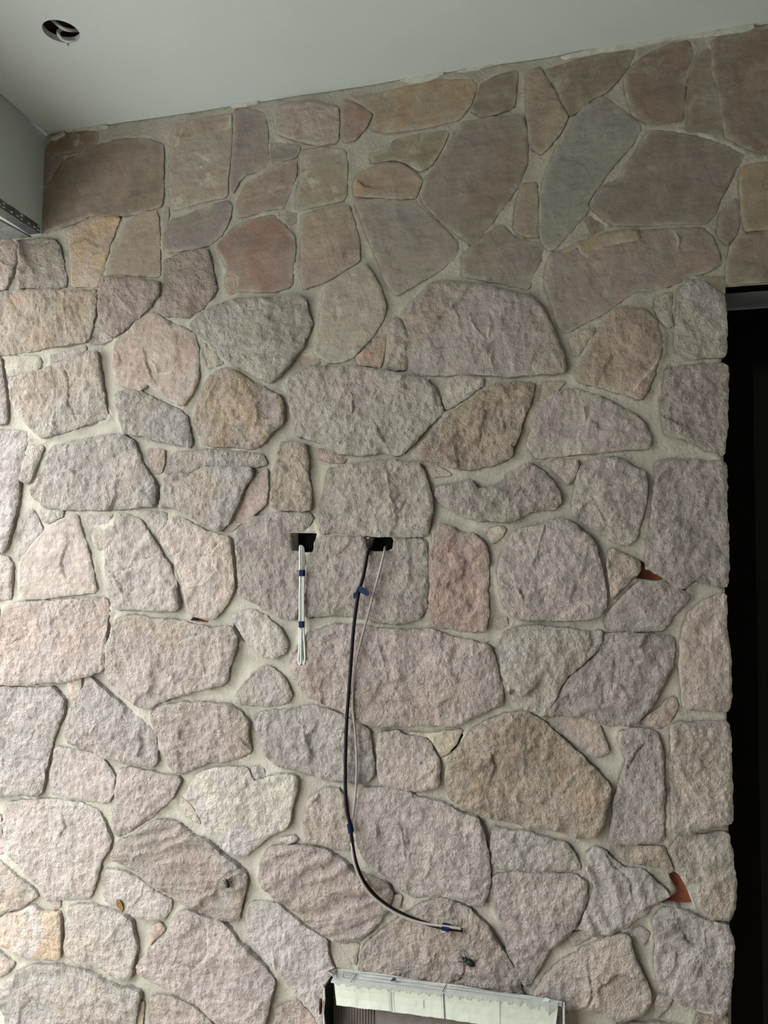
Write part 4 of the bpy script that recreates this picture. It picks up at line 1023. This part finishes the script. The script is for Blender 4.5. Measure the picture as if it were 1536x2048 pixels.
# cream front flap hanging from the crease, lower edge leaning out a little
def flap_z(px):                                  # lower edge, read along the flap
    return float(np.interp(px, [668, 785, 880, 950, 1110], [2011, 2024, 2037, 2047, 2066]))
q = MB(); pxs = np.linspace(668, 1117, 60)
rg = random.Random(4)
for i, px in enumerate(pxs):
    ct = float(np.interp(px, [668, 700, 890, 1000, 1117], [1962, 1967, 1987, 1998, 2006]))
    x0, _ = wall_pt(px, ct, -.07); y0 = yfront(x0) - .0015
    bot = flap_z(px) + rg.uniform(-.8, .8)
    dx = 5*(1-i/59) - 7*(i/59)**6
    crk = .0012*(math.exp(-((px-783)/2.5)**2) + math.exp(-((px-887)/2.2)**2)) + .0007*math.sin(px*.9)*(px < 730)
    for f in (0, .33, .66, 1):
        yy_ = y0 - .010*f*f + crk*min(1, f*3)
        P = P3(px + dx*f, ct + (bot-ct)*f, yy_)
        q.v.append(tuple(loc(P)))
    for f in (1, .66, .33, 0):
        yy_ = y0 - .010*f*f + crk*min(1, f*3)
        P = P3(px + dx*f, ct + (bot-ct)*f, yy_)
        q.v.append(tuple(loc((P[0], P[1]+.0035, P[2]))))
for k in range(59):
    for i in range(8):
        j = (i+1) % 8
        q.f.append((8*k+i, 8*k+j, 8*(k+1)+j, 8*(k+1)+i))
q.f += [tuple(range(8))[::-1], tuple(8*59+i for i in range(8))]
flap = q.build('front_flap', M_CREAM, cb)
# torn grey liner turned over the crease, and the score lines across the flap
def on_flap(px, f):
    ct = float(np.interp(px, [668, 700, 890, 1000, 1117], [1962, 1967, 1987, 1998, 2006]))
    x0, _ = wall_pt(px, ct, -.07); y0 = yfront(x0) - .0026
    bot = flap_z(px); i_ = (px-668)/449
    return loc(P3(px + (5*(1-i_) - 7*i_**6)*f, ct + (bot-ct)*f, y0 - .010*f*f))
q = MB(); ns = 160
for i in range(ns):
    px = 669 + 447*i/(ns-1)
    w_ = .10 + .05*math.sin(px*.31) + .04*math.sin(px*.83) + (.30*max(0, (px-1010)/107)*abs(math.sin(px*.09)) if px > 1010 else 0)
    a_, b_ = on_flap(px, -.03), on_flap(px, max(.03, w_ + rg.uniform(-.018, .018)))
    q.v += [tuple(a_), tuple(b_), tuple(b_ + Vector((0, .0015, 0))), tuple(a_ + Vector((0, .0015, 0)))]
for i in range(ns-1):
    for k in range(4):
        j = (k+1) % 4
        q.f.append((4*i+k, 4*i+j, 4*i+4+j, 4*i+4+k))
q.build('torn_liner', M_CARD, flap)
for px, wd, f0, f1 in ((887, .9, 0, 1), (781, .5, .15, .95), (786, .35, .15, 1), (1000, .4, .1, 1), (846, .4, .35, .7)):
    q = MB()
    for f in np.linspace(f0, f1, 8):
        a_, c_ = on_flap(px-wd, f), on_flap(px+wd, f)
        q.v += [tuple(a_ + Vector((0, -.0004, 0))), tuple(c_ + Vector((0, -.0004, 0)))]
    q.f += [(2*k, 2*k+1, 2*k+3, 2*k+2) for k in range(7)]
    q.build('score_line', M_INK, flap)
def inkline(px0, py0, px1, py1, w=.0010, panel=None):
    """printed or scored line on the sloping top panel"""
    pts = []
    for t in np.linspace(0, 1, 10):
        px, py = px0+(px1-px0)*t, py0+(py1-py0)*t
        d = _rot @ Vector(((px-768)/F_PX, -(py-1024)/F_PX, -1.0)); s = (ZT+.0018-CAM_H)/d.z
        pts.append(Vector((s*d.x, -CAM_D+s*d.y, ZT+.0018)))
    m = MB(); dr = (pts[-1]-pts[0]).normalized(); n_ = Vector((-dr.y, dr.x, 0))*w/2
    m.v = [tuple(p-co+n_) for p in pts] + [tuple(p-co-n_) for p in pts]
    m.f = [(k, k+1, k+11, k+10) for k in range(9)]
    return m
ink = MB()
def add(m):
    n_ = len(ink.v); ink.v.extend(m.v); ink.f.extend(tuple(i+n_ for i in f) for f in m.f)
for seg in ((688,1943,713,1947),(686,1954,706,1957),(688,1943,686,1954),(713,1947,709,1957),
            (692,1946,700,1947.2),(702,1947.5,710,1948.8),(690,1950,697,1951),(699,1951.2,704,1952),(706,1952.2,709,1952.8)):
    add(inkline(*seg, w=.0012))
for seg in ((718,1952,890,1974),(712,1958,880,1980),(892,1976,1085,2003),(720,1946,860,1963),(900,1972,1040,1990)):
    add(inkline(*seg, w=.0009))
add(inkline(700, 1966, 717, 1945, .0014)); add(inkline(885, 1984, 893, 1968, .0016))
ob = ink.build('printed_marks', M_INK, top)
# torn bits of paper on the top
for (px, py, s) in ((787,1962,.006),(1092,2003,.008),(800,1953,.004)):
    d = _rot @ Vector(((px-768)/F_PX, -(py-1024)/F_PX, -1.0)); t = (ZT+.003-CAM_H)/d.z
    p = Vector((t*d.x, -CAM_D+t*d.y, ZT+.003)) - co
    m = MB()
    m.prism([p+Vector((-s,-s*.4,0)), p+Vector((s*.7,-s*.5,.002)), p+Vector((s,.3*s,.004)), p+Vector((-.2*s,s*.5,.005))], (0, 0, .0012))
    m.build('torn_paper', M_INK if py < 1990 else M_CARD, top)
# back panel with exposed flutes at the left, smooth bowed liner to the right
xL = BX0 - .004; xM = wall_pt(750, 2040, YB-.006)[0]
q = MB(); nfl = 15
xs_ = np.linspace(xL, xM, nfl*8+1)
for x in xs_:
    dy = .0022*math.cos((x-xL)/(xM-xL)*nfl*2*math.pi)
    q.v += [tuple(loc((x, YB-.008+dy, .585))), tuple(loc((x, YB-.008+dy, 0))), tuple(loc((x, YB, .585))), tuple(loc((x, YB, 0)))]
for k in range(len(xs_)-1):
    q.f += [tuple(4*k+i for i in t) for t in ((0,1,5,4),(2,6,7,3),(0,4,6,2))]
q.build('exposed_flutes', M_KRAFT, cb, True)
q = MB(); xs_ = np.linspace(xM, BX1-.004, 30)
for x in xs_:
    dy = -.014*math.sin((x-xM)/(BX1-xM)*math.pi)
    q.v += [tuple(loc((x, YB-.006+dy, .595))), tuple(loc((x, YB-.006+dy*.5, 0))), tuple(loc((x, YB, .595))), tuple(loc((x, YB, 0)))]
for k in range(len(xs_)-1):
    q.f += [tuple(4*k+i for i in t) for t in ((0,1,5,4),(2,6,7,3),(0,4,6,2))]
q.build('liner_panel', M_KRAFT, cb, True)
# left side panel with torn front edge, brown scrap, pale torn rim; inside shade painted near-black
edge = [(YB, .612)] + [(-.092 + .004*math.sin(k*2.1) + .002*math.sin(k*5.3), .615 - .024*k) for k in range(0, 26)] + [(-.09, 0), (YB, 0)]
MB().prism([loc((BX0-.004, y, z)) for y, z in edge], (-.004, 0, 0)).build('side_panel', M_DARK, cb)
rim = [loc((BX0-.006, y-.0006, z)) for y, z in edge[1:-1]]
MB().tube(rim, [.0016+.0012*abs(math.sin(k*1.7)) for k in range(len(rim))], 6).build('torn_rim', M_CREAM, cb)
hole = [(-.098+.007*math.cos(a)*1.0, .578+.017*math.sin(a)) for a in np.linspace(0, 2*math.pi, 10, endpoint=False)]
MB().prism([loc((BX0-.011, y, z)) for y, z in hole], (-.003, 0, 0)).build('torn_scrap', M_KRAFTD, cb)
# lifted top corner with its red printed edge
MB().prism([loc(P3(*a)) for a in ((657,1943,-.075),(674,1936,-.034),(672,1944,-.045),(666,1952,-.08))], (0, 0, -.002)).build('corner_flap', M_CARD, cb)
MB().tube([loc(P3(*a)) for a in ((657,1942.5,-.076),(664,1939,-.055),(674,1935.5,-.033),(682,1937,-.031))], .0009, 6).build('red_edge', M_RED, cb)
# right side panel
MB().prism([loc((BX1+.002, y, z)) for y, z in ((YB, .625), (-.046, .622), (-.052, .56), (-.05, .3), (-.05, 0), (YB, 0))], (.004, 0, 0)).build('side_panel', M_CARD, cb)
